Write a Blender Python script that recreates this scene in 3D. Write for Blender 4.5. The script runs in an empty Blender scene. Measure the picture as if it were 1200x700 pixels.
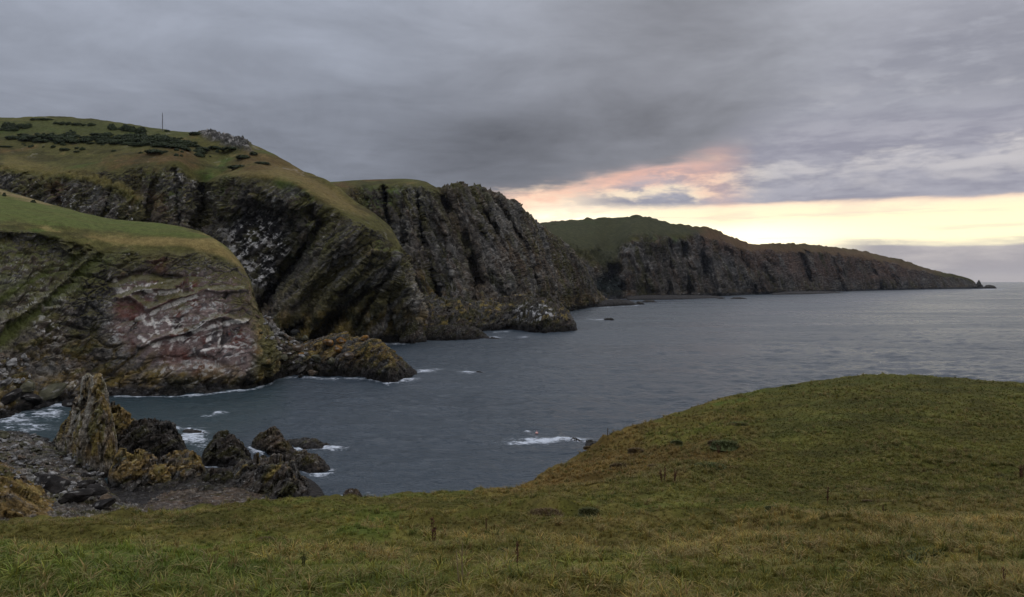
import bpy, math, random
import numpy as np
from mathutils import Vector, Matrix
S = bpy.context.scene
COL = S.collection
R = math.radians
rng = np.random.default_rng(7)
random.seed(7)

# ------------------------------------------------------------------ camera
F0, H0, HOR = 924.0, 40.0, 329.0          # focal length in photo pixels, eye height over the sea, horizon row
PITCH = math.atan((350 - HOR) / F0)
cd = bpy.data.cameras.new('camera'); cam = bpy.data.objects.new('camera', cd); COL.objects.link(cam)
cam.location = (0, 0, H0); cam.rotation_euler = (math.pi / 2 - PITCH, 0, 0)
cd.sensor_width = 36; cd.lens = F0 / 1200 * 36; cd.clip_start = .3; cd.clip_end = 90000
S.camera = cam
S.view_settings.view_transform = 'Standard'; S.view_settings.look = 'None'
S.view_settings.exposure = 0; S.view_settings.gamma = 1
S.render.engine = 'CYCLES'
S.cycles.max_bounces = 5; S.cycles.diffuse_bounces = 2; S.cycles.glossy_bounces = 2
S.cycles.transmission_bounces = 2; S.cycles.volume_bounces = 0; S.cycles.transparent_max_bounces = 4
S.cycles.caustics_reflective = False; S.cycles.caustics_refractive = False

# ------------------------------------------------------------------ node helper
class NV:
    """a socket with arithmetic"""
    def __init__(s, nt, sock): s.nt, s.k = nt, sock
    def _m(s, op, *o, clamp=False):
        n = s.nt.nodes.new('ShaderNodeMath'); n.operation = op; n.use_clamp = clamp
        for i, a in enumerate((s,) + o):
            if isinstance(a, NV): s.nt.links.new(a.k, n.inputs[i])
            else: n.inputs[i].default_value = a
        return NV(s.nt, n.outputs[0])
    def __add__(s, o): return s._m('ADD', o)
    __radd__ = __add__
    def __sub__(s, o): return s._m('SUBTRACT', o)
    def __rsub__(s, o): return (s * -1) + o
    def __mul__(s, o): return s._m('MULTIPLY', o)
    __rmul__ = __mul__
    def __truediv__(s, o): return s._m('DIVIDE', o)
    def sat(s): return s._m('ADD', 0.0, clamp=True)
    def ramp(s, a, b):                         # smoothstep a..b
        n = s.nt.nodes.new('ShaderNodeMapRange'); n.interpolation_type = 'SMOOTHSTEP'
        s.nt.links.new(s.k, n.inputs[0])
        if a <= b: n.inputs[1].default_value, n.inputs[2].default_value, n.inputs[3].default_value, n.inputs[4].default_value = a, b, 0, 1
        else: n.inputs[1].default_value, n.inputs[2].default_value, n.inputs[3].default_value, n.inputs[4].default_value = b, a, 1, 0
        return NV(s.nt, n.outputs[0])
    def gauss(s, c, w):
        d = (s - c) * (1.0 / w)
        return ((d * d) * -1.0)._m('EXPONENT')
def setin(nt, sock, v):
    if isinstance(v, NV): nt.links.new(v.k, sock)
    elif isinstance(v, tuple) and len(v) == 3 and sock.type == 'RGBA': sock.default_value = (*v, 1)
    else: sock.default_value = v
def mixc(nt, f, a, b, mode='MIX'):
    n = nt.nodes.new('ShaderNodeMix'); n.data_type = 'RGBA'; n.blend_type = mode
    setin(nt, n.inputs[0], f); setin(nt, n.inputs[6], a); setin(nt, n.inputs[7], b)
    return NV(nt, n.outputs[2])
def vec(nt, x, y, z):
    n = nt.nodes.new('ShaderNodeCombineXYZ')
    for i, a in enumerate((x, y, z)): setin(nt, n.inputs[i], a)
    return NV(nt, n.outputs[0])
def noise(nt, v, scale, detail=4, rough=.55, dist=0, out=0):
    n = nt.nodes.new('ShaderNodeTexNoise'); setin(nt, n.inputs['Vector'], v) if v is not None else None
    n.inputs['Scale'].default_value = scale; n.inputs['Detail'].default_value = detail
    n.inputs['Roughness'].default_value = rough; n.inputs['Distortion'].default_value = dist
    return NV(nt, n.outputs[out])
def mapping(nt, v, scale=(1, 1, 1), rot=(0, 0, 0)):
    n = nt.nodes.new('ShaderNodeMapping'); setin(nt, n.inputs[0], v)
    n.inputs['Scale'].default_value = scale; n.inputs['Rotation'].default_value = rot
    return NV(nt, n.outputs[0])

# ------------------------------------------------------------------ sky and sun
SUN_AZ, SUN_EL = 20.0, 40.0                # degrees: azimuth to the right of straight ahead (+Y)
def build_world():
    w = bpy.data.worlds.new('World'); S.world = w; w.use_nodes = True
    nt = w.node_tree; nt.nodes.clear()
    out = nt.nodes.new('ShaderNodeOutputWorld'); bg = nt.nodes.new('ShaderNodeBackground')
    bg.inputs[1].default_value = .1
    tc = nt.nodes.new('ShaderNodeTexCoord')
    D = NV(nt, tc.outputs['Generated'])
    sp = nt.nodes.new('ShaderNodeSeparateXYZ'); nt.links.new(D.k, sp.inputs[0])
    x, y, z = (NV(nt, sp.outputs[i]) for i in range(3))
    az = x._m('ARCTAN2', y) * (180 / math.pi)
    el = z._m('ARCSINE') * (180 / math.pi)
    sky = nt.nodes.new('ShaderNodeTexSky'); sky.sky_type = 'NISHITA'; sky.sun_disc = False
    sky.sun_elevation = R(SUN_EL); sky.sun_rotation = R(SUN_AZ); sky.altitude = 40
    # cloud layer coordinates: a flat deck seen in perspective
    zz = z._m('MAXIMUM', 0.0) + .09
    deck = vec(nt, x / zz, y / zz, 0.0)
    big = noise(nt, deck, .42, 4, .55, .4)
    mid = noise(nt, deck, 1.5, 6, .6, .5)
    streak = noise(nt, vec(nt, az * .045, el * .34, 3.1), 1.0, 5, .6, .3)
    fine = noise(nt, vec(nt, az * .16, el * .75, 9.0), 1.0, 6, .62, .25)
    bill = noise(nt, vec(nt, az * .10, el * .20, 14.0), 1.0, 6, .62, .6)
    puffs = noise(nt, vec(nt, az * .35, el * 1.1, 5.0), 1.0, 5, .6, .2)
    # brightness of the overcast, growing towards the zenith as under any cloud deck
    zen = el.ramp(10, 68)
    b = .335 + zen * .70
    view = el.ramp(26, 14)
    b = b - az.gauss(0.0, 15) * el.gauss(9.0, 5.0) * .130
    b = b - az.ramp(8, -8) * el.gauss(9.5, 5.0) * .045
    b = b - az.gauss(13.0, 8) * el.gauss(19.0, 3.0) * .10 - az.gauss(8, 8) * el.gauss(12.5, 4.5) * .05
    b = b + az.ramp(13, 22) * view * .02
    b = b * (.20 + big * .80 + mid * .80) + (streak - .5) * .06 * view + (fine - .5) * .04 + (bill - .5) * .14 * view + (puffs - .5) * .05 * az.ramp(0, 16)
    cool = az.ramp(16, -16)
    tint = mixc(nt, cool, (.97, 1.0, 1.13), (.92, 1.0, 1.20))
    cloud = mixc(nt, 1.0, tint, vec(nt, b, b, b), 'MULTIPLY')
    # front: the dark sheet with a ragged lower edge climbing to the right
    wob = (fine - .5) * 3.0 + (streak - .5) * 2.2 + (puffs - .5) * 1.6
    edge = 5.9 + az.ramp(-3, 15) * 2.5 + az.ramp(13, 33) * 14.0
    wid = .9 + az.ramp(11, 20) * 7.0
    dk = (el + wob * .75 + (mid - .5) * 4.0 * az.ramp(8, 18) - edge) / wid
    dkm = dk.ramp(-.5, .6)
    # middle: pale streaky sheet over the right half of the gap
    els = el + wob * .26
    sheetc = mixc(nt, fine.ramp(.38, .64), (.305, .305, .37), (.42, .415, .475))
    sheetc = mixc(nt, el.ramp(9, 12.5) * .8, sheetc, mixc(nt, (big * .5 + mid * .5).ramp(.36, .62), (.265, .275, .325), (.39, .40, .455)))
    sheetc = mixc(nt, (puffs.ramp(.45, .7) * az.ramp(14, 22) * el.ramp(8, 13)).sat() * .5, sheetc, (.42, .43, .49))
    seam = ((streak * .65 + puffs * .35).ramp(.50, .63) * az.ramp(11, 17) * el.gauss(8.8, 2.6)).sat()
    sheetc = mixc(nt, seam * .75, sheetc, (.70, .665, .66))
    sheetc = mixc(nt, els.gauss(5.15, .17) * .75 * az.ramp(10, 16), sheetc, (.88, .60, .50))
    holes = (streak * .5 + puffs * .5).ramp(.47, .60) * az.ramp(19, 13) * el.ramp(10, 7.5)
    sheet = (els.ramp(4.9, 5.5) * az.ramp(1, 9) * (1.0 - holes * .8)).sat()
    # back: the bright gap
    glowY = mixc(nt, el.ramp(2.0, 4.9), (1.15, 1.03, .66), (.98, .93, .58))
    glow = mixc(nt, (az.gauss(4, 4.5) * el.gauss(4.7, 1.1)).sat(), glowY, (1.5, 1.36, 1.0))
    glow = mixc(nt, (az.gauss(15.5, 7) * el.gauss(2.9, 1.0)).sat(), glow, (1.5, 1.36, 1.0))
    glow = mixc(nt, els.ramp(4.0, 5.3) * .75, glow, (1.0, .76, .55))
    bars = noise(nt, vec(nt, az * .07, el * 1.5, 21.0), 1.0, 5, .6, .3)
    glow = mixc(nt, (fine.ramp(.48, .66) * .55 * el.ramp(3.4, 5.0)).sat(), glow, (.86, .66, .50))
    glow = mixc(nt, (bars.ramp(.53, .68) * .55 * el.ramp(2.4, 3.2)).sat(), glow, (.74, .60, .48))
    clear = mixc(nt, 1.0, NV(nt, sky.outputs[0]), (.012, .012, .012), 'MULTIPLY')
    glow = mixc(nt, 1.0, glow, clear, 'ADD')
    g2 = mixc(nt, sheet, glow, sheetc)
    rim = (dk.gauss(-.35, .75) * az.ramp(-6, -1) * az.ramp(17.5, 13) * el.ramp(10.5, 8.5) * (.78 + (puffs - .5) * 1.6)).sat()
    g2 = mixc(nt, rim * .85, g2, (.95, .55, .42))
    c = mixc(nt, dkm, g2, cloud)
    c = mixc(nt, (rim * dkm).sat() * .5, c, (.52, .40, .38))
    # low bank of cloud on the horizon
    bank = ((el + (fine - .5) * 1.1 + (bars - .5) * 1.3).ramp(2.95, 2.1) * az.ramp(20, 25)).sat()
    bankc = mixc(nt, fine.ramp(.38, .66), (.33, .315, .375), (.46, .43, .465))
    bankc = mixc(nt, el.ramp(.9, .1) * .6, bankc, (.45, .42, .45))
    c = mixc(nt, bank * .92, c, bankc)
    far = (az._m('ABSOLUTE').ramp(40, 70)).sat()   # away from the sun the deck comes down to the horizon
    c = mixc(nt, far, c, cloud)
    ground = el.ramp(-.4, -3)
    c = mixc(nt, ground, c, (.10, .11, .12))
    c = mixc(nt, 1.0, c, (10, 10, 10), 'MULTIPLY')   # Background strength is .1
    nt.links.new(c.k, bg.inputs[0]); nt.links.new(bg.outputs[0], out.inputs[0])
build_world()
sl = bpy.data.lights.new('sun', 'SUN'); sun = bpy.data.objects.new('sun', sl); COL.objects.link(sun)
sl.energy = .5; sl.angle = R(120); sl.color = (1, .93, .84)
sd = Vector((math.sin(R(SUN_AZ)) * math.cos(R(SUN_EL)), math.cos(R(SUN_AZ)) * math.cos(R(SUN_EL)), math.sin(R(SUN_EL))))
sun.rotation_euler = sd.to_track_quat('Z', 'Y').to_euler()
sun.location = (0, 0, 300)

# ------------------------------------------------------------------ numeric helpers
CP, SP = math.cos(PITCH), math.sin(PITCH)
def ray(px, py):
    cx, cy = (np.asarray(px, float) - 600) / F0, (350 - np.asarray(py, float)) / F0
    dy = CP + cy * SP
    return cx / dy, (-SP + cy * CP) / dy            # X and Z per metre of Y
def W3(px, py, D=None, z=0.0):
    rx, rz = ray(px, py)
    if D is None: D = (z - H0) / rz
    return np.array([rx * D, D, H0 + rz * D])
def depth(py, z=0.0):
    return (z - H0) / ray(600, py)[1]
def proj(P):
    d = P - np.array([0, 0, H0])
    f = d[..., 1] * CP - d[..., 2] * SP
    u = d[..., 1] * SP + d[..., 2] * CP
    f = np.where(np.abs(f) < 1e-6, 1e-6, f)
    return 600 + F0 * d[..., 0] / f, 350 - F0 * u / f
def sm(x, a, b):
    t = np.clip((x - a) / (b - a), 0, 1); return t * t * (3 - 2 * t)
def lerp(a, b, t): return a + (b - a) * t
def hsh(ix, iy, iz, s):
    h = (ix * np.uint32(0x8da6b343)) ^ (iy * np.uint32(0xd8163841)) ^ (iz * np.uint32(0xcb1ab31f)) ^ np.uint32((s * 0x9E3779B1) & 0xffffffff)
    h ^= h >> np.uint32(15); h *= np.uint32(0x2c1b3c6d); h ^= h >> np.uint32(12); h *= np.uint32(0x297a2d39); h ^= h >> np.uint32(15)
    return h.astype(np.float32) * np.float32(1 / 4294967296.0)
def vnoise(p, s=0):
    i = np.floor(p); f = (p - i).astype(np.float32); f = f * f * f * (f * (f * 6 - 15) + 10)
    i = i.astype(np.int64).astype(np.uint32)
    x, y, z = i[..., 0], i[..., 1], i[..., 2]; o = np.uint32(1)
    fx, fy, fz = f[..., 0], f[..., 1], f[..., 2]
    c = lambda a, b, d: hsh(x + np.uint32(a), y + np.uint32(b), z + np.uint32(d), s)
    x00 = lerp(c(0, 0, 0), c(1, 0, 0), fx); x10 = lerp(c(0, 1, 0), c(1, 1, 0), fx)
    x01 = lerp(c(0, 0, 1), c(1, 0, 1), fx); x11 = lerp(c(0, 1, 1), c(1, 1, 1), fx)
    return lerp(lerp(x00, x10, fy), lerp(x01, x11, fy), fz) * 2 - 1
def fbm(p, o=4, g=.5, s=0):
    r, a, t = 0, 1, 0
    for k in range(o):
        r = r + a * vnoise(p, s + k * 17); t += a; a *= g; p = p * 2.03 + 11.7
    return r / t
def ridged(p, o=4, s=0):
    r, a, t = 0, 1, 0
    for k in range(o):
        r = r + a * (1 - 2 * np.abs(vnoise(p, s + k * 17))); t += a; a *= .5; p = p * 2.07 + 5.3
    return r / t
def worley(p, s=0):
    i = np.floor(p).astype(np.int64); f = (p - i).astype(np.float32)
    f1 = np.full(p.shape[:-1], 9, np.float32); f2 = f1.copy(); cid = np.zeros_like(f1); tl = np.zeros_like(f1)
    for a in (-1, 0, 1):
        for b in (-1, 0, 1):
            for c in (-1, 0, 1):
                x, y, z = ((i[..., k] + o).astype(np.uint32) for k, o in enumerate((a, b, c)))
                h1, h2, h3 = hsh(x, y, z, s), hsh(x, y, z, s + 1), hsh(x, y, z, s + 2)
                dx, dy, dz = a + h1 - f[..., 0], b + h2 - f[..., 1], c + h3 - f[..., 2]
                d = dx ** 2 + dy ** 2 + dz ** 2
                m = d < f1
                g = hsh(x, y, z, s + 4)
                tl = np.where(m, dx * (h2 * 2 - 1) + dy * (h3 * 2 - 1) + dz * (g * 2 - 1), tl)
                f2 = np.where(m, f1, np.minimum(f2, d)); cid = np.where(m, hsh(x, y, z, s + 3), cid); f1 = np.where(m, d, f1)
    return np.sqrt(f1), np.sqrt(f2), cid, tl
def pchip(x, Y, xi):
    x = np.asarray(x, float); Y = np.asarray(Y, float); xi = np.asarray(xi, float)
    h = np.diff(x); d = np.diff(Y, axis=0) / h.reshape(-1, *[1] * (Y.ndim - 1))
    m = np.zeros_like(Y); m[0], m[-1] = d[0], d[-1]
    if len(x) > 2:
        a, b = d[:-1], d[1:]; ok = a * b > 0
        m[1:-1] = np.where(ok, 2 * a * b / np.where(ok, a + b, 1), 0)
    k = np.clip(np.searchsorted(x, xi, 'right') - 1, 0, len(x) - 2)
    hh = h[k]; t = (xi - x[k]) / hh
    sh = (-1,) + (1,) * (Y.ndim - 1); t = t.reshape(sh); hh = hh.reshape(sh)
    return (2*t**3-3*t**2+1)*Y[k] + (t**3-2*t**2+t)*hh*m[k] + (-2*t**3+3*t**2)*Y[k+1] + (t**3-t**2)*hh*m[k+1]
def segd(px, py, pts):
    d = np.full(np.shape(px), 1e9)
    for (ax, ay), (bx, by) in zip(pts[:-1], pts[1:]):
        vx, vy = bx - ax, by - ay; L = vx * vx + vy * vy + 1e-9
        t = np.clip(((px - ax) * vx + (py - ay) * vy) / L, 0, 1)
        d = np.minimum(d, np.hypot(px - ax - t * vx, py - ay - t * vy))
    return d
def poly(px, py, pts, feather=4):
    ins = np.zeros(np.shape(px), bool); n = len(pts)
    for k in range(n):
        (x1, y1), (x2, y2) = pts[k], pts[(k + 1) % n]
        c = ((y1 > py) != (y2 > py)) & (px < (x2 - x1) * (py - y1) / ((y2 - y1) if y2 != y1 else 1e-9) + x1)
        ins ^= c
    d = segd(px, py, list(pts) + [pts[0]])
    return sm(np.where(ins, d, -d), -feather, feather)
def nrm(V):
    du = np.gradient(V, axis=0); dv = np.gradient(V, axis=1)
    n = np.cross(du, dv); return n / np.maximum(np.linalg.norm(n, axis=-1, keepdims=True), 1e-9)
def frame(a, b):
    """strata frame: a = bedding line direction, b = roughly across it"""
    a = np.array(a, float); a /= np.linalg.norm(a); b = np.array(b, float); b -= a * a.dot(b); b /= np.linalg.norm(b)
    return np.stack([a, b, np.cross(a, b)], axis=1)

def grid_mesh(name, V, C=None, smooth=True, closed=False):
    nu, nv = V.shape[:2]
    me = bpy.data.meshes.new(name)
    idx = np.arange(nu * nv, dtype=np.int32).reshape(nu, nv)
    a = idx[:-1, :-1].ravel(); b = idx[1:, :-1].ravel(); c = idx[1:, 1:].ravel(); d = idx[:-1, 1:].ravel()
    q = np.stack([a, b, c, d], 1).ravel(); nq = len(a)
    me.vertices.add(nu * nv); me.vertices.foreach_set('co', V.reshape(-1).astype(np.float32))
    me.loops.add(nq * 4); me.loops.foreach_set('vertex_index', q)
    me.polygons.add(nq); me.polygons.foreach_set('loop_start', np.arange(nq, dtype=np.int32) * 4)
    me.polygons.foreach_set('use_smooth', np.full(nq, smooth))
    me.update(calc_edges=True)
    if C is not None: setcol(me, C)
    return me
def setcol(me, C, nm='Col'):
    at = me.color_attributes.new(nm, 'FLOAT_COLOR', 'POINT')
    C = C.reshape(-1, C.shape[-1])
    if C.shape[1] == 3: C = np.concatenate([C, np.ones((len(C), 1))], 1)
    at.data.foreach_set('color', np.ascontiguousarray(C, np.float32).ravel())
def raw_mesh(name, verts, faces, smooth=False):
    me = bpy.data.meshes.new(name); me.from_pydata([tuple(v) for v in verts], [], [tuple(f) for f in faces]); me.update()
    if smooth: me.polygons.foreach_set('use_smooth', np.full(len(me.polygons), True))
    return me
def link(name, me, mat=None, parent=None, loc=None, kind=None, label=None, cat=None, group=None):
    o = bpy.data.objects.new(name, me); COL.objects.link(o)
    if mat is not None and me is not None and not me.materials: me.materials.append(mat)
    if loc is not None: o.location = loc
    if parent is not None: o.parent = parent
    for k, v in (('kind', kind), ('label', label), ('category', cat), ('group', group)):
        if v: o[k] = v
    return o

# ------------------------------------------------------------------ materials
def principled(name, rough=.85, spec=.25):
    m = bpy.data.materials.new(name); m.use_nodes = True; nt = m.node_tree
    p = nt.nodes['Principled BSDF']; p.inputs['Roughness'].default_value = rough; p.inputs['Specular IOR Level'].default_value = spec
    return m, nt, p
def mat_terrain(name, s1, bump, wet=False, rot=R(-38), soft=False):
    """colour from the Col attribute broken up by jointed cells along the bedding; Col alpha = bare rock (or dryness of shore rock)"""
    m, nt, p = principled(name, .95, .06)
    at = nt.nodes.new('ShaderNodeAttribute'); at.attribute_name = 'Col'
    tc = nt.nodes.new('ShaderNodeTexCoord'); P = NV(nt, tc.outputs['Object'])
    n1 = noise(nt, P, s1, 6, .68, .2); n2 = noise(nt, P, s1 * 5, 4, .65)
    def cells(k, st):
        q = mapping(nt, P, st, (0, rot, R(20)))
        w = nt.nodes.new('ShaderNodeVectorMath'); w.operation = 'ADD'; w2 = nt.nodes.new('ShaderNodeVectorMath'); w2.operation = 'SCALE'; w2.inputs[3].default_value = .5 / k
        nq = noise(nt, P, k * 1.6, 3, .6, 0, 1); nt.links.new(nq.k, w2.inputs[0]); nt.links.new(q.k, w.inputs[0]); nt.links.new(w2.outputs[0], w.inputs[1])
        v = nt.nodes.new('ShaderNodeTexVoronoi'); v.inputs['Scale'].default_value = k; nt.links.new(w.outputs[0], v.inputs['Vector'])
        sp = nt.nodes.new('ShaderNodeSeparateColor'); nt.links.new(v.outputs['Color'], sp.inputs[0])
        return NV(nt, sp.outputs[0]), NV(nt, sp.outputs[1]), NV(nt, v.outputs['Distance'])
    r1, g1, d1 = cells(s1 * 1.1, (.6, .8, 1.35)); r2, g2, d2 = cells(s1 * 3.1, (.6, .8, 1.3))
    rockk = (r1 * .56 + .70) * (r2 * .5 + .74) * (n1.ramp(.3, .7) * .8 + .6)
    turfk = (n1.ramp(.3, .7) * .5 + .75) * (n2.ramp(.3, .7) * .5 + .75)
    rk = NV(nt, at.outputs['Alpha']) if not wet else None
    k = turfk + rk * (rockk - turfk) if rk else rockk
    c = mixc(nt, 1.0, NV(nt, at.outputs[0]), vec(nt, k, k, k), 'MULTIPLY')
    # pale crustose lichen and quartz on single small faces, brown stain on others
    lich = (g2.ramp(.86, .95) * (n1.ramp(.42, .6)))
    lich = lich * rk * .28 if rk else lich * NV(nt, at.outputs['Alpha']) * .5
    c = mixc(nt, lich.sat(), c, (.36, .345, .31))
    nt.links.new(c.k, p.inputs['Base Color'])
    hgt = r1 * .9 + r2 * .35 + n1 * .7 + n2 * .25 - d1 * .6
    if rk: hgt = rk * hgt + (1.0 - rk) * (n1 * .4 + n2 * .35)
    b = nt.nodes.new('ShaderNodeBump'); b.inputs['Strength'].default_value = .9; b.inputs['Distance'].default_value = bump
    nt.links.new(hgt.k, b.inputs['Height']); nt.links.new(b.outputs[0], p.inputs['Normal'])
    if wet:                                     # the tidal band is wet: alpha of Col holds dryness
        r = NV(nt, at.outputs['Alpha']) * .35 + .58
        nt.links.new(r.k, p.inputs['Roughness'])
    return m
M_CLIFF = mat_terrain('cliff_rock_and_turf', .42, .8)
M_FAR = mat_terrain('far_cliff_rock', .10, 1.6, rot=R(15))
M_TALL = mat_terrain('tall_cliff_rock', .26, 1.3, rot=R(18))
M_ROCK = mat_terrain('shore_rock', 1.0, .35, wet=True)
M_FG = mat_terrain('turf_soil', 3.0, .05)
def mat_flat(name, col, rough=.8, attr=False, var=.35, scale=4.0, spec=.2):
    m, nt, p = principled(name, rough, spec)
    tc = nt.nodes.new('ShaderNodeTexCoord'); n1 = noise(nt, NV(nt, tc.outputs['Object']), scale, 4, .6)
    oi = nt.nodes.new('ShaderNodeObjectInfo')
    k = (n1 - .5) * (2 * var) + 1 + (NV(nt, oi.outputs['Random']) - .5) * .3
    c = mixc(nt, 1.0, col, vec(nt, k, k, k), 'MULTIPLY')
    nt.links.new(c.k, p.inputs['Base Color'])
    return m

# ------------------------------------------------------------------ lofted land
def loft(cols, nu, segs, back=((25, -3), (60, None))):
    """cols: per column the points (px, py, D or None for sea level) from the waterline up to the skyline"""
    Wd = []
    for c in cols:
        pts = [W3(*q) if len(q) == 3 else W3(q[0], q[1]) for q in c]
        w = pts[0]; pts = [np.array([w[0] * .985, w[1] * .985, -5.0])] + pts
        s = pts[-1]; n = s[:2] / np.linalg.norm(s[:2])
        for d, dz in back:
            pts.append(np.array([s[0] + n[0] * d, s[1] + n[1] * d, s[2] + dz if dz is not None else -4.0]))
        Wd.append(pts)
    Wd = np.array(Wd)
    pp = np.array([[q[:2] for q in c] for c in cols], float)
    du = np.maximum(np.linalg.norm(np.diff(pp, axis=0), axis=-1).mean(1), 5)
    u = np.r_[0, np.cumsum(du)]
    A = pchip(u, Wd, np.linspace(0, u[-1], nu))
    vi = np.concatenate([np.linspace(k, k + 1, n, endpoint=False) for k, n in enumerate(segs)] + [[len(segs)]])
    B = pchip(np.arange(Wd.shape[1]), A.transpose(1, 0, 2), vi).transpose(1, 0, 2)
    return B, np.broadcast_to(vi, (nu, len(vi)))
def push(V, off):
    """set a surface back from / bring it towards the bay, horizontally"""
    n = V[..., :2] / np.linalg.norm(V[..., :2], axis=-1, keepdims=True)
    V = V.copy(); V[..., :2] += n * off[..., None]; return V
def blocks(P, fr, L, warp, s):
    """jointed rock: random steps per block, cracks between"""
    q = (P @ fr) / np.array(L)
    q = q + warp * .45 * np.stack([fbm(q * .7 + 31 * k, 2, .5, s + 50 + k) for k in range(3)], -1)
    f1, f2, c, tl = worley(q, s)
    return (c - .5) * 1.3 + tl * 1.5, sm(f2 - f1, .0, .12), c
def mixv(a, b, t): return a + (np.asarray(b) - a) * t[..., None]

def rock_colour(P, fr, L, s, dark=1.0, veg=.5, pale=.5, warm=.4):
    q = (P @ fr) / np.array(L)
    n1 = fbm(q * .5, 4, .55, s); n2 = fbm(q * 1.7, 4, .6, s + 9); n3 = fbm(q * np.array([.5, .8, .6]), 4, .6, s + 21); n4 = fbm(q * 3.3, 2, .6, s + 33); n5 = fbm(P / (L[0] * 2.2), 3, .5, s + 41)
    C = np.broadcast_to(np.array([.140, .122, .100]), P.shape).copy()
    C = mixv(C, (.165, .158, .142), sm(n5, -.1, .3) * .8)
    C = mixv(C, (.125, .082, .050), sm(n1, -.1, .35) * warm)
    C = mixv(C, (.050, .046, .042), sm(n2, .05, .4) * .85)
    C = mixv(C, (.092, .084, .032), sm(n3 - n5 * .3, .22 - veg * .45, .45 - veg * .4) * .85)
    C = mixv(C, (.31, .29, .25), sm(n4 + n1 * .4 + n5 * .7, .62 - pale * .35, .85 - pale * .35) * .7)
    return C * dark
def grass_colour(P, L, s, green=.4, rust=.3, straw=.5):
    a = fbm(P / L, 4, .55, s); b = fbm(P / (L * .35), 4, .6, s + 5); c = fbm(P / (L * 1.8), 3, .5, s + 8)
    C = np.broadcast_to(np.array([.118, .108, .036]), P.shape).copy()
    C = mixv(C, (.092, .125, .034), sm(a, .3 - green, .6 - green * .7))
    C = mixv(C, (.225, .170, .066), sm(b, .45 - straw * .6, .75 - straw * .4) * .7)
    C = mixv(C, (.135, .078, .034), sm(c + b * .3, .42 - rust * .8, .7 - rust * .6) * .75)
    d_ = fbm(P / np.array([L * .5, L * .5, L * .12]), 3, .6, s + 11)
    C = mixv(C, (.070, .062, .026), sm(d_, .05, .35) * .7)
    return C * (.90 + .25 * b[..., None])
def ledge_turf(N2, v, P, L, s, lo=1.6, hi=3.4, k=.42):
    n = fbm(P / L, 4, .6, s)
    return sm(N2[..., 2] + .35 * n + .30 * np.clip(v - 3, -1.5, 1), k, k + .22) * sm(v, lo, hi)
def tide(P, C, hi=3.5, ochre=(5, 13), amt=.55, s=3):
    n = fbm(P / 6.0, 3, .55, s); z = P[..., 2] + n * 2.5
    C = mixv(C, (.24, .155, .038), sm(z, ochre[0] * .7, ochre[0]) * sm(z, ochre[1] * 1.3, ochre[1]) * sm(n, -.25, .35) * amt)
    return mixv(C, (.022, .021, .021), sm(z, hi * 1.5, hi * .6) * .92)

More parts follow.
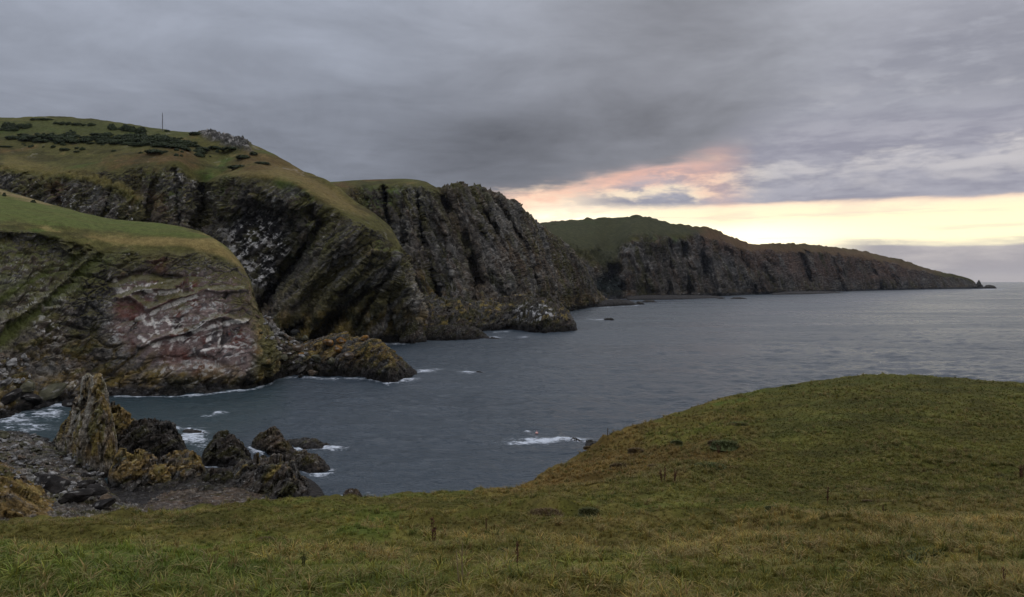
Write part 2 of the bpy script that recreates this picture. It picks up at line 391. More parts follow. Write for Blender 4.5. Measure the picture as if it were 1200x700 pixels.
# ---- near headland with the pale pink face
def near_headland():
    cols = [
     [(-70,500),(-70,445,222),(-70,345,240),(-70,266,262),(-70,252,275),(-70,205,370)],
     [(0,492),(0,440,240),(0,345,255),(0,270,275),(0,257,285),(0,222,355)],
     [(60,478),(60,435,258),(60,350,270),(60,280,285),(60,262,293),(60,240,346)],
     [(130,466),(130,430,276),(130,362,283),(130,300,291),(130,276,300),(130,256.5,338)],
     [(200,463),(200,425,280),(205,360,287),(200,297,296),(197,276,305),(190,262.5,330)],
     [(255,461),(255,420,284),(255,360,290),(250,303,299),(243,282,306),(237,273,322)],
     [(285,458),(290,420,288),(288,365,294),(280,318,301),(270,295,309),(264,289.5,316)],
     [(312,452),(317,420,296),(301,365,300),(291,328,306),(283,310,312),(279,308,316)],
     [(322,446),(326,415,309),(305,368,309),(297,342,313),(291,324,317),(288,320,322)],
     [(318,440),(316,408,328),(298,366,326),(291,340,328),(285,322,330),(283,318,334)],
     [(270,425),(270,395,366),(262,355,358),(255,330,352),(250,312,350),(248,308,354)]]
    V, v = loft(cols, 550, [4, 42, 84, 78, 42, 42, 6, 6], ((20, -3), (50, None)))
    px, py = proj(V)
    wx = px + 5 * fbm(V / 9.0, 3, .5, 1); wy = py + 5 * fbm(V / 9.0, 3, .5, 2)
    rockm = 1 - sm(v + .5 * fbm(V / 9, 4, .6, 4), 3.75, 4.25)
    ramp = [(140,284),(118,300),(85,330),(40,370),(-10,412)]
    ramp2 = [(150,280),(118,284),(80,306),(40,328),(-10,356)]
    left = poly(wx, wy, [(-90,265),(128,284),(96,306),(60,338),(20,368),(-90,430)], 5)
    dr = segd(wx, wy, ramp)
    V = push(V, left * 6.0 * rockm + 4.0 * np.exp(-(dr / 6) ** 2) * rockm)
    face = poly(wx, wy, [(120,300),(300,312),(320,400),(322,462),(120,470),(100,400)], 10)
    # overhanging tidal notch and a few tilted ledges across the face
    V = push(V, 2.5 * np.exp(-((py - 452) / 7) ** 2) * face)
    for pts, d, w in (([(140,348),(165,342),(205,340),(212,330)], -2.0, 2.6), ([(150,346),(175,362),(205,351),(240,340)], -2.2, 3),
                      ([(160,405),(200,395),(235,380),(262,372),(290,375)], -2.0, 3), ([(130,330),(160,322),(210,326)], 2.2, 4),
                      ([(245,340),(290,337)], -1.6, 3), ([(122,296),(160,295),(215,300)], -1.4, 3),
                      ([(170,428),(230,420),(262,430)], 1.8, 5), ([(120,420),(100,445)], 2, 6), ([(160,380),(150,440)], 1.2, 4),
                      ([(262,345),(262,400),(250,440)], 1.5, 3), ([(220,300),(215,345)], 1.2, 3)):
        V = push(V, d * np.exp(-(segd(wx, wy, pts) / w) ** 2) * rockm)
    N = nrm(V)
    fr = frame((1, -.15, .22), (0, .2, 1)); fr2 = frame((.8, 0, .75), (-.7, 0, .8))
    flat = poly(wx, wy, [(130,318),(295,312),(312,380),(305,445),(215,445),(160,428),(120,385)], 14)
    b1, e1, c1 = blocks(V, fr, (12, 4.5, 6), .6, 11)
    b2, e2, c2 = blocks(V, fr2, (4.5, 1.7, 2.6), .5, 23)
    b3, e3, c3 = blocks(V, fr, (1.9, .8, 1.1), .4, 37)
    rg = ridged((V @ fr2) / np.array([9, 2.2, 4]), 3, 5)
    d = rockm * (1.0 * b1 + .34 * b2 + .14 * b3 - .9 * (1 - e1) - .4 * (1 - e2) + .25 * rg) * (1 - .72 * flat)
    d = d * np.where(v < 1, .5, 1) + (1 - rockm) * (.35 * fbm(V / 6, 4, .5, 6))
    V = V + N * d[..., None]
    N2 = nrm(V)
    C = rock_colour(V, fr2, (7, 2.2, 4), 40, .95, .45, .35, .5)
    pk = sm(face + .5 * fbm(V / 14, 3, .5, 60), .45, .9) * poly(wx, wy, [(140,322),(292,316),(308,380),(300,440),(215,440),(165,425),(128,385),(130,345)], 16)
    pinkc = mixv(np.broadcast_to(np.array([.232, .168, .148]), V.shape), (.16, .062, .05), sm(fbm(V / 8, 4, .6, 61), .1, .4))
    pinkc = mixv(pinkc, (.37, .285, .245), sm(fbm((V @ fr) / np.array([5, 2, 3]), 4, .6, 62), .1, .45) * .8)
    pinkc = mixv(pinkc, (.055, .05, .05), sm(fbm((V @ fr2) / np.array([6, 2.5, 3]), 4, .6, 63), .08, .35) * .85)
    C = mixv(C, pinkc, pk * .9)
    # bird-whitened ledges: where the rock steps outwards on the face, along the main ledges
    led = sm(N2[..., 2], .15, .65)
    lines = np.zeros_like(px); lx = px + 1.6 * fbm(V / 5, 3, .5, 64); ly = py + 1.6 * fbm(V / 5, 3, .5, 65)
    for pts, w, a in (([(108,346),(128,347)], 2, .8), ([(135,330),(140,338),(143,345)], 3, .8), ([(140,343),(150,341),(168,338),(182,344),(210,341)], 2.6, 1), ([(150,338),(205,328)], 1.6, .6),
                   ([(160,374),(190,362),(215,352),(230,347)], 2.4, 1), ([(165,370),(172,380),(190,378)], 2.5, .6), ([(163,396),(180,404),(215,396)], 2.6, .8),
                   ([(228,388),(250,383),(270,378),(288,376)], 3, .9), ([(245,338),(285,337)], 1.8, .8), ([(130,318),(126,330),(140,340)], 3, .5),
                   ([(240,400),(260,392)], 3, .6), ([(124,298),(160,297),(185,300)], 1.4, .5), ([(255,330),(280,325)],1.6,.4), ([(128,346),(122,352)],2,.6), ([(196,372),(206,392),(200,410)],2.2,.6), ([(178,372),(186,392)],1.8,.6), ([(218,395),(232,420)],3,.45), ([(262,385),(256,405)],2.5,.45), ([(235,412),(262,405),(285,408)],2,.5), ([(205,364),(240,350)],1.4,.5)):
        lines = np.maximum(lines, a * np.exp(-(segd(lx, ly, pts) / (w * 1.05)) ** 2))
    wht = np.clip(lines * (.62 + .9 * fbm(V / 1.8, 3, .6, 66)) + pk * led * sm(fbm(V / 5, 3, .6, 67), .15, .35) * .35, 0, 1) * rockm
    C = mixv(C, (.80, .73, .64), sm(wht, .16, .42))
    spk = sm(fbm(V / 1.3, 2, .6, 71) + .45 * led, .42, .6) * rockm * sm(fbm(V / 16, 2, .5, 72), -.15, .2)
    C = mixv(C, (.46, .44, .40), spk * .8)
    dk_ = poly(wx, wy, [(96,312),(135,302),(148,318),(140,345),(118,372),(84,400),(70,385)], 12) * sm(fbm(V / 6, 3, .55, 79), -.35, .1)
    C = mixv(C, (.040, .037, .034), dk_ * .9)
    rd_ = poly(wx, wy, [(135,352),(172,352),(205,350),(160,372),(135,385)], 8) * sm(fbm(V / 5, 3, .55, 78), -.4, .1) + poly(wx, wy, [(185,405),(222,405),(215,425),(190,428)], 7) * .7 + poly(wx, wy, [(170,300),(195,300),(195,318),(178,318)], 6) * .6
    C = mixv(C, (.17, .065, .045), np.clip(rd_, 0, 1) * .75)
    # bottom left of the face: brown and ochre slabs, olive nose at the right end
    och = poly(wx, wy, [(0,425),(60,395),(130,400),(250,440),(310,445),(312,470),(-20,490)], 16) * sm(fbm((V @ fr2) / np.array([5, 1.6, 3]), 4, .6, 81), -.1, .4)
    C = mixv(C, (.15, .105, .035), och * .8)
    nose = poly(wx, wy, [(290,330),(312,355),(335,420),(320,450),(296,440),(300,395)], 8)
    C = mixv(C, mixv(np.broadcast_to(np.array([.14, .125, .045]), V.shape), (.26, .17, .05), sm(fbm(V / 5, 3, .6, 83), .1, .5)), nose * .75)
    C = tide(V, C, 3.2, (4, 9), .35)
    # grass: on the ramp, on ledges, and the plateau
    g = 1 - rockm
    rg_ = np.exp(-(dr / 8) ** 2) * sm(fbm(V / 5, 3, .5, 90), -.7, -.3)
    rg_ = np.maximum(rg_, np.exp(-(segd(wx, wy, ramp2) / 9) ** 2) * sm(fbm(V / 5, 3, .5, 94), -.5, -.1))
    rg_ = np.maximum(rg_, poly(wx, wy, [(130,280),(190,285),(150,300),(110,330),(60,372),(40,372),(90,330)], 5) * sm(fbm(V / 3, 3, .55, 91), -.2, .3) * .8)
    rg_ = np.maximum(rg_, left * sm(fbm(V / 8, 3, .55, 92) + .3 * (N2[..., 2]), .1, .5) * .7)
    G = grass_colour(V, 14, 100, .0, .15, .35)
    bright = poly(wx, wy, [(-90,210),(120,252),(215,265),(248,279),(225,281),(160,274),(0,260),(-90,255)], 3)
    G = mixv(G, mixv(np.broadcast_to(np.array([.098, .116, .032]), V.shape), (.10, .108, .032), sm(fbm((V @ frame((1, .3, 0), (0, 0, 1))) / np.array([30, 4, 4]), 3, .5, 101), -.2, .3)), bright * .95)
    strw = poly(wx, wy, [(100,275),(215,280),(250,282),(275,300),(292,322),(262,300),(215,290),(130,284)], 3)
    G = mixv(G, (.24, .175, .066), strw * .8)
    rim = poly(wx, wy, [(0,222),(60,239),(62,241.5),(0,227)], 2)
    G = mixv(G, (.22, .17, .08), rim)
    lt = ledge_turf(N2, v, V, 6, 95); rmk = rg_
    G = mixv(G, (.098, .088, .034), sm(v, 4.4, 3.9) * .8)
    G = mixv(G, (.084, .098, .030), rmk * rockm * .85)
    gm = np.clip(np.maximum(np.maximum(g, rg_), lt * .9), 0, 1); C = np.concatenate([mixv(C, G, gm), ((1 - gm) * (1 - .62 * pk))[..., None]], -1)
    link('near_headland', grid_mesh('near_headland', V, C), M_CLIFF, kind='structure', label='grass topped headland with a pink and white streaked cliff face')

# ---- the big hill behind it
def main_hill():
    cols = [
     [(-80,400,520),(-80,300,530),(-80,235,542),(-80,188,555),(-80,170,595),(-80,155,640),(-80,140,700)],
     [(0,400,520),(0,300,530),(0,240,540),(0,196,550),(0,180,590),(0,160,635),(0,138.5,690)],
     [(60,400,520),(60,300,528),(60,245,535),(60,204,545),(60,185,580),(60,160,630),(60,137,690)],
     [(110,402,510),(110,310,520),(110,250,528),(110,203,540),(110,185,572),(110,163,615),(110,140.5,672)],
     [(150,405,500),(150,320,510),(150,250,520),(150,198,535),(150,183,560),(150,165,602),(150,146,660)],
     [(210,405,500),(210,320,510),(210,250,520),(205,194,535),(205,180,560),(205,168,592),(200,153.5,640)],
     [(250,405,510),(250,330,525),(243,262,538),(238,214,548),(255,203,556),(255,182,590),(250,157.5,630)],
     [(290,408,490),(290,330,503),(290,260,507),(285,208,512),(290,196,532),(292,184,567),(285,166,612)],
     [(335,408,478),(330,340,492),(335,275,500),(345,219,500),(345,208,520),(335,198,557),(318,179,598)],
     [(380,406,481),(375,350,484),(377,290,487),(385,242,492),(390,232,510),(375,217,547),(348,197,582)],
     [(420,404),(410,350,484),(415,300,480),(424,264,487),(426,254,502),(408,237,532),(383,212,562)],
     [(455,402),(452,350,494),(450,310,486),(449,277,492),(446,264,507),(433,250,527),(415,236,546)],
     [(482,400.5),(487,365,506),(475,320,502),(463,286,507),(458,276,516),(450,263,531),(440,252,540)],
     [(499,397),(500,376,535),(484,326,524),(471,292,525),(467,283,530),(461,272,538),(455,264,544)],
     [(494,391),(494,370,580),(480,322,558),(470,292,552),(465,283,550),(460,273,550),(454,265,552)],
     [(460,385),(460,360,640),(452,315,620),(445,290,610),(440,280,605),(436,272,600),(432,266,600)]]
    V, v = loft(cols, 690, [3, 20, 74, 70, 36, 36, 38, 4, 4], ((25, -2), (120, None)))
    px, py = proj(V)
    wx = px + 5 * fbm(V / 18.0, 3, .5, 201); wy = py + 4 * fbm(V / 18.0, 3, .5, 202)
    rockm = 1 - sm(v + .55 * fbm(V / 15, 4, .6, 204), 3.7, 4.2)
    lip = poly(wx, wy, [(-90,190),(60,203),(110,209),(150,222),(172,238),(168,262),(-90,270)], 6)
    V = push(V, -9 * lip * rockm)
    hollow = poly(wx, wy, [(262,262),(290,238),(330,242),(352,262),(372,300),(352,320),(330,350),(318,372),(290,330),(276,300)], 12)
    V = push(V, 16 * hollow)
    for pts, d, w in (([(241,212),(240,240),(228,275)], 20, 7), ([(365,250),(378,264),(352,300),(318,345),(300,365)], 20, 6), ([(382,392),(400,364),(425,340)], 16, 4.5),
                      ([(425,262),(395,290),(355,330),(335,365)], -12, 12), ([(445,290),(412,325),(372,366)], -9, 7), ([(468,295),(455,335),(430,375)], -8, 7), ([(440,300),(400,345)], 8, 3), ([(462,310),(440,350),(415,385)], 9, 4),
                      ([(330,395),(350,380)], 16, 5), ([(372,400),(384,378),(396,372)], 22, 6), ([(300,215),(320,235),(345,240)], -5, 10), ([(205,195),(208,225),(212,262)], 10, 3), ([(182,200),(172,262)], 7, 3), ([(135,215),(120,262)], 6, 3), ([(60,212),(75,250)], 6, 3), ([(95,212),(85,245)], -6, 5), ([(190,205),(188,258)], -6, 6),
                      ([(165,205),(160,240)], 3, 6), ([(440,275),(446,300)], 3, 4), ([(455,345),(462,395)], 5, 4), ([(432,350),(412,398)], 4, 4)):
        V = push(V, d * np.exp(-(segd(wx, wy, pts) / w) ** 2) * np.maximum(rockm, .15))
    N = nrm(V)
    fr = frame((.74, .1, .66), (-.6, 0, .8)); frv = frame((.55, 0, .85), (.85, 0, -.5))
    b1, e1, c1 = blocks(V, fr, (22, 6, 10), .7, 211)
    b2, e2, c2 = blocks(V, fr, (8, 2.5, 4), .5, 223)
    b3, e3, c3 = blocks(V, frv, (3.2, 1.5, 2), .4, 237)
    rg = ridged((V @ fr) / np.array([22, 4.5, 9]), 3, 205)
    d = rockm * (1.9 * b1 + 1.0 * b2 + .4 * b3 - 1.3 * (1 - e1) - .7 * (1 - e2) + 1.3 * rg) * np.where(v < 1, .5, 1)
    d = d + (1 - rockm) * (1.1 * fbm(V / 22, 4, .5, 206) + .5 * fbm(V / 5, 3, .5, 207))
    # the rocky knoll on the skyline
    kn = poly(wx, wy, [(233,157),(245,150),(275,150),(292,166),(296,178),(270,170),(240,166)], 4)
    d = d + kn * (1.8 + 1.5 * b2 + .8 * b3)
    V = V + N * d[..., None]
    N2 = nrm(V)
    C = rock_colour(V, fr, (16, 4.2, 8), 240, 1.05, .50, .75, .45)
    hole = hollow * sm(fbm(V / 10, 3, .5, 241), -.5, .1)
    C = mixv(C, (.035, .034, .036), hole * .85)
    gu = sm(fbm((V @ frame((.8, 0, -.5), (.5, 0, .8))) / np.array([4.5, 1.8, 3]), 2, .6, 243) + .25 * N2[..., 2], .16, .30) * poly(wx, wy, [(262,270),(300,248),(330,255),(340,290),(322,330),(300,335),(280,310)], 12)
    gu = np.maximum(gu, sm(fbm(V / np.array([3., 3, 2.2]), 2, .6, 244), .22, .4) * poly(wx, wy, [(188,192),(218,196),(250,222),(246,232),(215,212),(190,204)], 5))
    gu = np.maximum(gu, sm(fbm(V / 2.6, 2, .6, 245) + .25 * N2[..., 2], .40, .55) * poly(wx, wy, [(-20,206),(110,212),(170,240),(165,268),(-20,262)], 6) * .8)
    C = mixv(C, (.68, .64, .58), gu * rockm)
    red = poly(wx, wy, [(55,212),(80,214),(82,236),(60,240)], 8) * sm(fbm(V / 6, 3, .5, 246), -.1, .3) + poly(wx, wy, [(175,228),(195,228),(195,250),(178,250)], 6) * .8
    C = mixv(C, (.17, .085, .045), np.clip(red, 0, 1) * .6)
    # olive turf hanging on the slanting buttresses
    ol = poly(wx, wy, [(330,335),(395,285),(430,270),(470,300),(490,400),(330,405)], 14) * sm(fbm((V @ fr) / np.array([14, 4, 7]), 4, .55, 247), -.25, .15)
    C = mixv(C, (.100, .086, .034), ol * .85)
    knk = sm(fbm(V / 3.5, 3, .6, 248), .05, .4)
    C = mixv(C, mixv(np.broadcast_to(np.array([.09, .085, .075]), V.shape), (.40, .37, .33), knk), kn * .9)
    C = tide(V, C, 5, (7, 20), .5, 250)
    G = grass_colour(V, 34, 260, .05, .30, .40)
    top = sm(py, 172, 150) * poly(wx, wy, [(-90,130),(240,150),(215,185),(-90,185)], 8)
    G = mixv(G, (.082, .094, .032), top * .7)
    G = mixv(G, (.135, .075, .034), poly(wx, wy, [(290,175),(330,185),(400,230),(430,250),(410,246),(330,206),(270,200)], 8) * .55)
    G = mixv(G, (.215, .165, .062), poly(wx, wy, [(250,204),(330,196),(400,226),(430,256),(400,246),(345,212),(300,206)], 4) * .55)
    G = mixv(G, (.19, .15, .052), poly(wx, wy, [(10,180),(60,195),(120,203),(168,228),(172,238),(150,226),(110,212),(60,207),(0,198)], 4) * .6)
    G = G * .88
    scree = sm(fbm(V / 5, 3, .6, 263), .38, .55) * (1 - rockm) * .35
    G = mixv(G, (.30, .27, .22), scree * sm(fbm(V / 40, 2, .5, 264), .1, .4))
    lipg = poly(wx, wy, [(-90,182),(0,190),(60,199),(110,204),(140,213),(163,226),(170,238),(166,246),(150,236),(110,216),(60,210),(0,206),(-90,204)], 3.5)
    C = mixv(C, (.06, .052, .036), poly(wx, wy, [(40,187),(80,190),(130,192),(165,205),(160,222),(130,206),(90,198),(40,195)], 4) * .7)  # brown band behind the lip, its shadow painted into the rock colour
    spur = np.exp(-(segd(wx, wy, [(388,236),(378,262),(352,295),(330,320)]) / 7) ** 2) * sm(fbm(V / 6, 3, .5, 266), -.5, 0)
    spur = np.maximum(spur, np.exp(-(segd(wx, wy, [(252,206),(245,226),(232,256)]) / 6) ** 2) * sm(fbm(V / 6, 3, .5, 267), -.4, .2))
    gm = np.clip(np.maximum(np.maximum(np.maximum((1 - rockm) * (1 - kn), spur * .85), lipg), ledge_turf(N2, v, V, 11, 269) * .9 * (1 - hollow) * (1 - kn)), 0, 1); C = np.concatenate([mixv(C, G, gm), (1 - gm)[..., None]], -1)
    link('main_hill', grid_mesh('main_hill', V, C), M_CLIFF, kind='structure', label='steep brown and green hill falling to slanting grey cliffs')

# ---- the tall dark cliff
def tall_cliff():
    cols = [
     [(360,385,640),(360,330,690),(360,270,712),(360,226,732),(360,216,795)],
     [(400,385,655),(400,330,695),(400,270,716),(400,223,738),(395,213.5,800)],
     [(440,385,660),(440,330,700),(440,270,722),(440,221,742),(440,211,805)],
     [(475,385,660),(475,330,702),(475,270,722),(472,219,746),(472,210.5,805)],
     [(500,384),(500,330,704),(500,270,725),(498,220,748),(497,213.5,792)],
     [(520,383.5),(522,330,718),(518,270,738),(514,224,756),(513,219.5,785)],
     [(548,382),(552,330,724),(548,270,748),(545,222,778),(544,217.5,803)],
     [(590,378),(588,330,770),(584,276,800),(579,231,832),(577,226,852)],
     [(630,372),(625,335,852),(613,285,862),(604,243,882),(601,237,894)],
     [(662,366),(653,335,955),(640,300,955),(626,262,955),(621,254,966)],
     [(690,361),(680,340,1105),(665,310,1075),(647,279,1050),(639,270,1060)],
     [(706,359),(697,345,1212),(688,325,1182),(677,304,1155),(668,291,1160)],
     [(716,357.5),(706,349,1275),(698,340,1262),(691,326,1245),(685,311,1240)],
     [(712,354),(704,347,1400),(697,338,1380),(690,326,1350),(684,312,1330)],
     [(680,350,1600),(680,340,1550),(676,330,1500),(672,322,1450),(668,314,1420)]]
    V, v = loft(cols, 510, [3, 42, 78, 68, 24, 4, 4], ((40, -2), (200, None)))
    px, py = proj(V)
    wx = px + 4 * fbm(V / 26.0, 3, .5, 301); wy = py + 4 * fbm(V / 26.0, 3, .5, 302)
    rockm = 1 - sm(v + .4 * fbm(V / 16, 4, .6, 304), 3.75, 4.1)
    crest = sm(wx, 503, 528); rockm = np.maximum(rockm, crest * .97)
    for pts, d, w in (([(449,216),(455,262),(464,296)], 42, 3.2), ([(487,216),(492,262),(502,312),(512,345)], 36, 3.2), ([(513,221),(535,262),(552,300),(560,345)], 34, 7), ([(425,222),(432,262)], 18, 3), ([(468,222),(474,300),(490,350)], 14, 3), ([(505,222),(520,262),(530,320)], -14, 5), ([(556,226),(590,290),(612,340)], 16, 4), ([(585,236),(612,285),(632,335)], 16, 4),
                      ([(475,225),(480,290),(488,330)], -8, 10), ([(420,230),(425,290),(430,340)], -7, 11), ([(545,228),(575,280),(590,330)], -9, 10),
                      ([(570,232),(600,300),(618,350)], -12, 5), ([(600,245),(630,300),(650,345)], -9, 9), ([(615,255),(645,300),(668,345)], 9, 7),
                      ([(640,285),(665,315),(690,350)], -8, 8), ([(530,330),(540,375)], -9, 12), ([(575,330),(600,372)], 10, 8)):
        V = push(V, d * np.exp(-(segd(wx, wy, pts) / w) ** 2) * rockm * np.clip(.75 + 1.5 * fbm(V / 24, 2, .5, 308), .12, 1.2))
    N = nrm(V)
    fr = frame((-.38, .1, .92), (.92, 0, .35))
    b1, e1, c1 = blocks(V, fr, (36, 8, 14), .6, 311)
    b2, e2, c2 = blocks(V, fr, (13, 3.6, 6), .5, 323)
    b3, e3, c3 = blocks(V, fr, (5, 2, 3), .4, 331)
    rg = ridged((V @ fr) / np.array([40, 7, 14]), 3, 305)
    d = rockm * (2.6 * b1 + 1.6 * b2 + .7 * b3 - 1.8 * (1 - e1) - 1.0 * (1 - e2) + 2.4 * rg) * np.where(v < 1, .5, 1) + (1 - rockm) * fbm(V / 30, 4, .5, 306)
    V = V + N * d[..., None]; N2 = nrm(V)
    C = rock_colour(V, fr, (22, 4.5, 10), 340, .82, .40, .80, .7)
    gul = np.exp(-(segd(wx, wy, [(515,222),(535,262),(555,310),(565,345)]) / 13) ** 2) * sm(fbm(V / 14, 3, .5, 341), -.4, .1)
    C = mixv(C, (.085, .062, .040), gul * .8)
    och = poly(wx, wy, [(480,310),(510,330),(560,345),(590,350),(600,385),(480,390)], 16) * sm(fbm(V / 9, 4, .55, 343), -.05, .35)
    C = mixv(C, (.16, .10, .035), och * .7)
    br = poly(wx, wy, [(570,250),(620,270),(700,350),(640,365),(600,330)], 20) * sm(fbm((V @ fr) / np.array([25, 7, 12]), 4, .55, 344), -.1, .35)
    C = mixv(C, (.10, .066, .036), br * .65)
    C = tide(V, C, 5, (7, 18), .3, 345)
    G = grass_colour(V, 40, 360, .25, .1, .2) * .8
    C = mixv(C, G, np.maximum(1 - rockm, ledge_turf(N2, v, V, 16, 364, 2.2, 3.6, .5) * .8 * (1 - .8 * crest)))
    ledge_g = sm(fbm((V @ fr) / np.array([20, 9, 12]), 4, .55, 362), .18, .5) * rockm * .55
    C = np.concatenate([mixv(C, (.085, .085, .034), ledge_g), (rockm * (1 - .5 * ledge_g))[..., None]], -1)
    link('tall_cliff', grid_mesh('tall_cliff', V, C), M_TALL, kind='structure', label='tall dark cliff with steep gullies and a thin grass cap')

# ---- the long far headland
def far_headland():
    cols = [
     [(600,352),(600,335,1660),(600,310,1700),(600,285,1760),(600,264,2000)],
     [(640,352),(640,335,1655),(640,308,1700),(640,282,1760),(635,262,2000)],
     [(690,351.5),(688,338,1660),(688,318,1700),(690,288,1790),(688,257.5,2090)],
     [(712,351),(712,338,1740),(716,318,1770),(716,288,1880),(720,256,2110)],
     [(750,350),(745,336,1770),(743,303,1790),(740,278,1830),(752,255,2050)],
     [(800,348.5),(800,330,1930),(798,300,1960),(795,277,1990),(786,263,2110)],
     [(838,347),(838,330,2080),(834,300,2110),(832,279,2140),(830,268,2210)],
     [(866,346),(864,330,2190),(862,308,2220),(860,288,2260),(854,278,2310)],
     [(890,345),(890,330,2330),(888,310,2370),(885,293,2410),(882,286.5,2460)],
     [(925,344),(925,330,2490),(923,312,2540),(921,295,2600),(920,286.5,2660)],
     [(960,342.6),(960,330,2750),(960,312,2800),(959,296,2850),(958,288,2950)],
     [(1000,341.2),(1000,331,3080),(1000,315,3130),(1000,300,3180),(999,293,3290)],
     [(1030,340.4),(1030,331,3250),(1030,318,3300),(1029,305,3350),(1028,299,3450)],
     [(1060,339.8),(1060,332,3450),(1058,322,3500),(1057,311,3550),(1056,305.5,3600)],
     [(1100,339),(1100,333,3720),(1099,327,3750),(1098,321.5,3780),(1097,318,3820)],
     [(1130,338.6),(1130,334,3870),(1130,330,3890),(1130,327,3900),(1130,324.8,3910)],
     [(1143,338.4),(1143,336,3920),(1142,334,3930),(1141,331,3940),(1140,328.8,3950)],
     [(1150,338.3),(1148,337.6,3960),(1147,337,3970),(1146,336,3980),(1145,335,3990)]]
    V, v = loft(cols, 660, [3, 28, 40, 36, 28, 3, 3], ((60, -2), (300, None)))
    px, py = proj(V)
    wx = px + 3 * fbm(V / 60.0, 3, .5, 401); wy = py + 2 * fbm(V / 60.0, 3, .5, 402)
    rockm = 1 - sm(v + .55 * fbm(V / 55, 4, .6, 404), 3.7, 4.1)
    for pts, d, w in (([(712,352),(713,332),(722,318)], 60, 8), ([(700,300),(712,320)], 20, 9), ([(802,290),(806,345)], 70, 5), ([(835,285),(842,343)], -55, 8),
                      ([(770,285),(762,345)], -50, 7), ([(785,285),(782,345)], 50, 4), ([(870,290),(880,343)], 80, 6), ([(905,296),(900,342)], -70, 9), ([(940,298),(950,340)], 80, 7),
                      ([(985,300),(992,338)], -70, 8), ([(1020,305),(1030,338)], 80, 6), ([(735,300),(728,345)], -45, 7), ([(822,282),(826,343)], 40, 4), ([(855,290),(858,343)], -50, 6), ([(1050,312),(1058,338)], -70, 7), ([(1075,315),(1085,338)], -30, 7)):
        V = push(V, d * np.exp(-(segd(wx, wy, pts) / w) ** 2) * np.maximum(rockm, .2) * np.clip(.65 + 1.6 * fbm(V / 70, 2, .5, 408), .1, 1.2))
    N = nrm(V)
    fr = frame((-.3, .1, .95), (.95, 0, .3))
    b1, e1, c1 = blocks(V, fr, (70, 16, 40), .6, 411)
    b2, e2, c2 = blocks(V, fr, (26, 8, 14), .5, 423)
    rg = ridged((V @ fr) / np.array([90, 16, 40]), 3, 405)
    d = (sm(px, 1145, 1080) * 11.0 * np.abs(fbm(V / 40, 3, .6, 407)) * sm(v, 4.5, 5)) + rockm * (4.5 * b1 + 2.6 * b2 - 3 * (1 - e1) - 1.5 * (1 - e2) + 5 * rg) * np.where(v < 1, .4, 1) * sm(px, 1152, 1080) + (1 - rockm) * 2.0 * fbm(V / 60, 4, .5, 406) * sm(px, 1140, 1060)
    V = V + N * d[..., None]
    C = rock_colour(V, fr, (50, 11, 24), 440, .50, .25, .70, .9)
    rust = poly(wx, wy, [(830,266),(900,284),(1010,292),(1100,318),(1060,330),(960,328),(900,320),(850,300),(815,285)], 10)
    C = mixv(C, (.088, .050, .033), rust * .7 * sm(fbm(V / 50, 4, .6, 441), -.5, .25))
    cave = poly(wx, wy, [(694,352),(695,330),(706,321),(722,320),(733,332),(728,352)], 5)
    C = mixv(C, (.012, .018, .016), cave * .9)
    C = tide(V, C, 7, (9, 16), .1, 445)
    G = grass_colour(V, 120, 460, .1, .3, .2) * .6
    gr = poly(wx, wy, [(630,260),(755,252),(800,264),(830,272),(800,277),(742,277),(724,300),(716,316),(690,300),(640,285)], 5)
    G = mixv(G, (.045, .047, .022), gr * .8)
    G = mixv(G, (.115, .068, .036), rust * .8)
    gm = np.clip(np.maximum(1 - rockm, poly(wx, wy, [(640,275),(735,278),(724,300),(735,316),(700,312),(670,300)], 6) * .9), 0, 1)
    C = np.concatenate([mixv(C, G, gm), (1 - gm)[..., None]], -1)
    link('far_headland', grid_mesh('far_headland', V, C), M_FAR, kind='structure', label='long far headland tapering to a point in the sea')

# ------------------------------------------------------------------ sea
def mat_sea():
    m, nt, p = principled('sea_water', .16, .5)
    p.inputs['IOR'].default_value = 1.33
    tc = nt.nodes.new('ShaderNodeTexCoord'); P = NV(nt, tc.outputs['Object'])
    a = noise(nt, mapping(nt, P, (.55, 1.0, 1), (0, 0, R(12))), .085, 5, .62, .3)
    b = noise(nt, mapping(nt, P, (.6, 1.0, 1), (0, 0, R(-8))), .42, 5, .62, .2)
    c = noise(nt, mapping(nt, P, (.35, 1, 1), (0, 0, R(5))), .012, 3, .55)
    d_ = noise(nt, mapping(nt, P, (.5, 1.0, 1), (0, 0, R(4))), 1.5, 4, .6, .2)
    bp = nt.nodes.new('ShaderNodeBump'); bp.inputs['Strength'].default_value = 1; bp.inputs['Distance'].default_value = 1
    nt.links.new((a * 3.4 + b * 1.7 + d_ * .5).k, bp.inputs['Height']); nt.links.new(bp.outputs[0], p.inputs['Normal'])
    rr = c.ramp(.35, .65) * .10 + .24
    at = nt.nodes.new('ShaderNodeAttribute'); at.attribute_name = 'Col'
    sp = nt.nodes.new('ShaderNodeSeparateColor'); nt.links.new(at.outputs[0], sp.inputs[0])
    foam, shal = NV(nt, sp.outputs[0]), NV(nt, sp.outputs[1])
    f1 = noise(nt, mapping(nt, P, (.6, 1, 1)), .9, 6, .68, .6)
    f2 = noise(nt, mapping(nt, P, (.5, 1, 1)), 2.6, 5, .7, .4)
    fo = (foam * 1.15 + (f1 - .5) * 2.4 + (f2 - .5) * 1.2 - .50).ramp(-.05, .5) * foam.ramp(.08, .3)
    base = mixc(nt, shal, (.035, .052, .067), (.018, .042, .046))
    nt.links.new(mixc(nt, fo, base, (.62, .66, .70)).k, p.inputs['Base Color'])
    nt.links.new((rr + fo * .6).k, p.inputs['Roughness'])
    return m
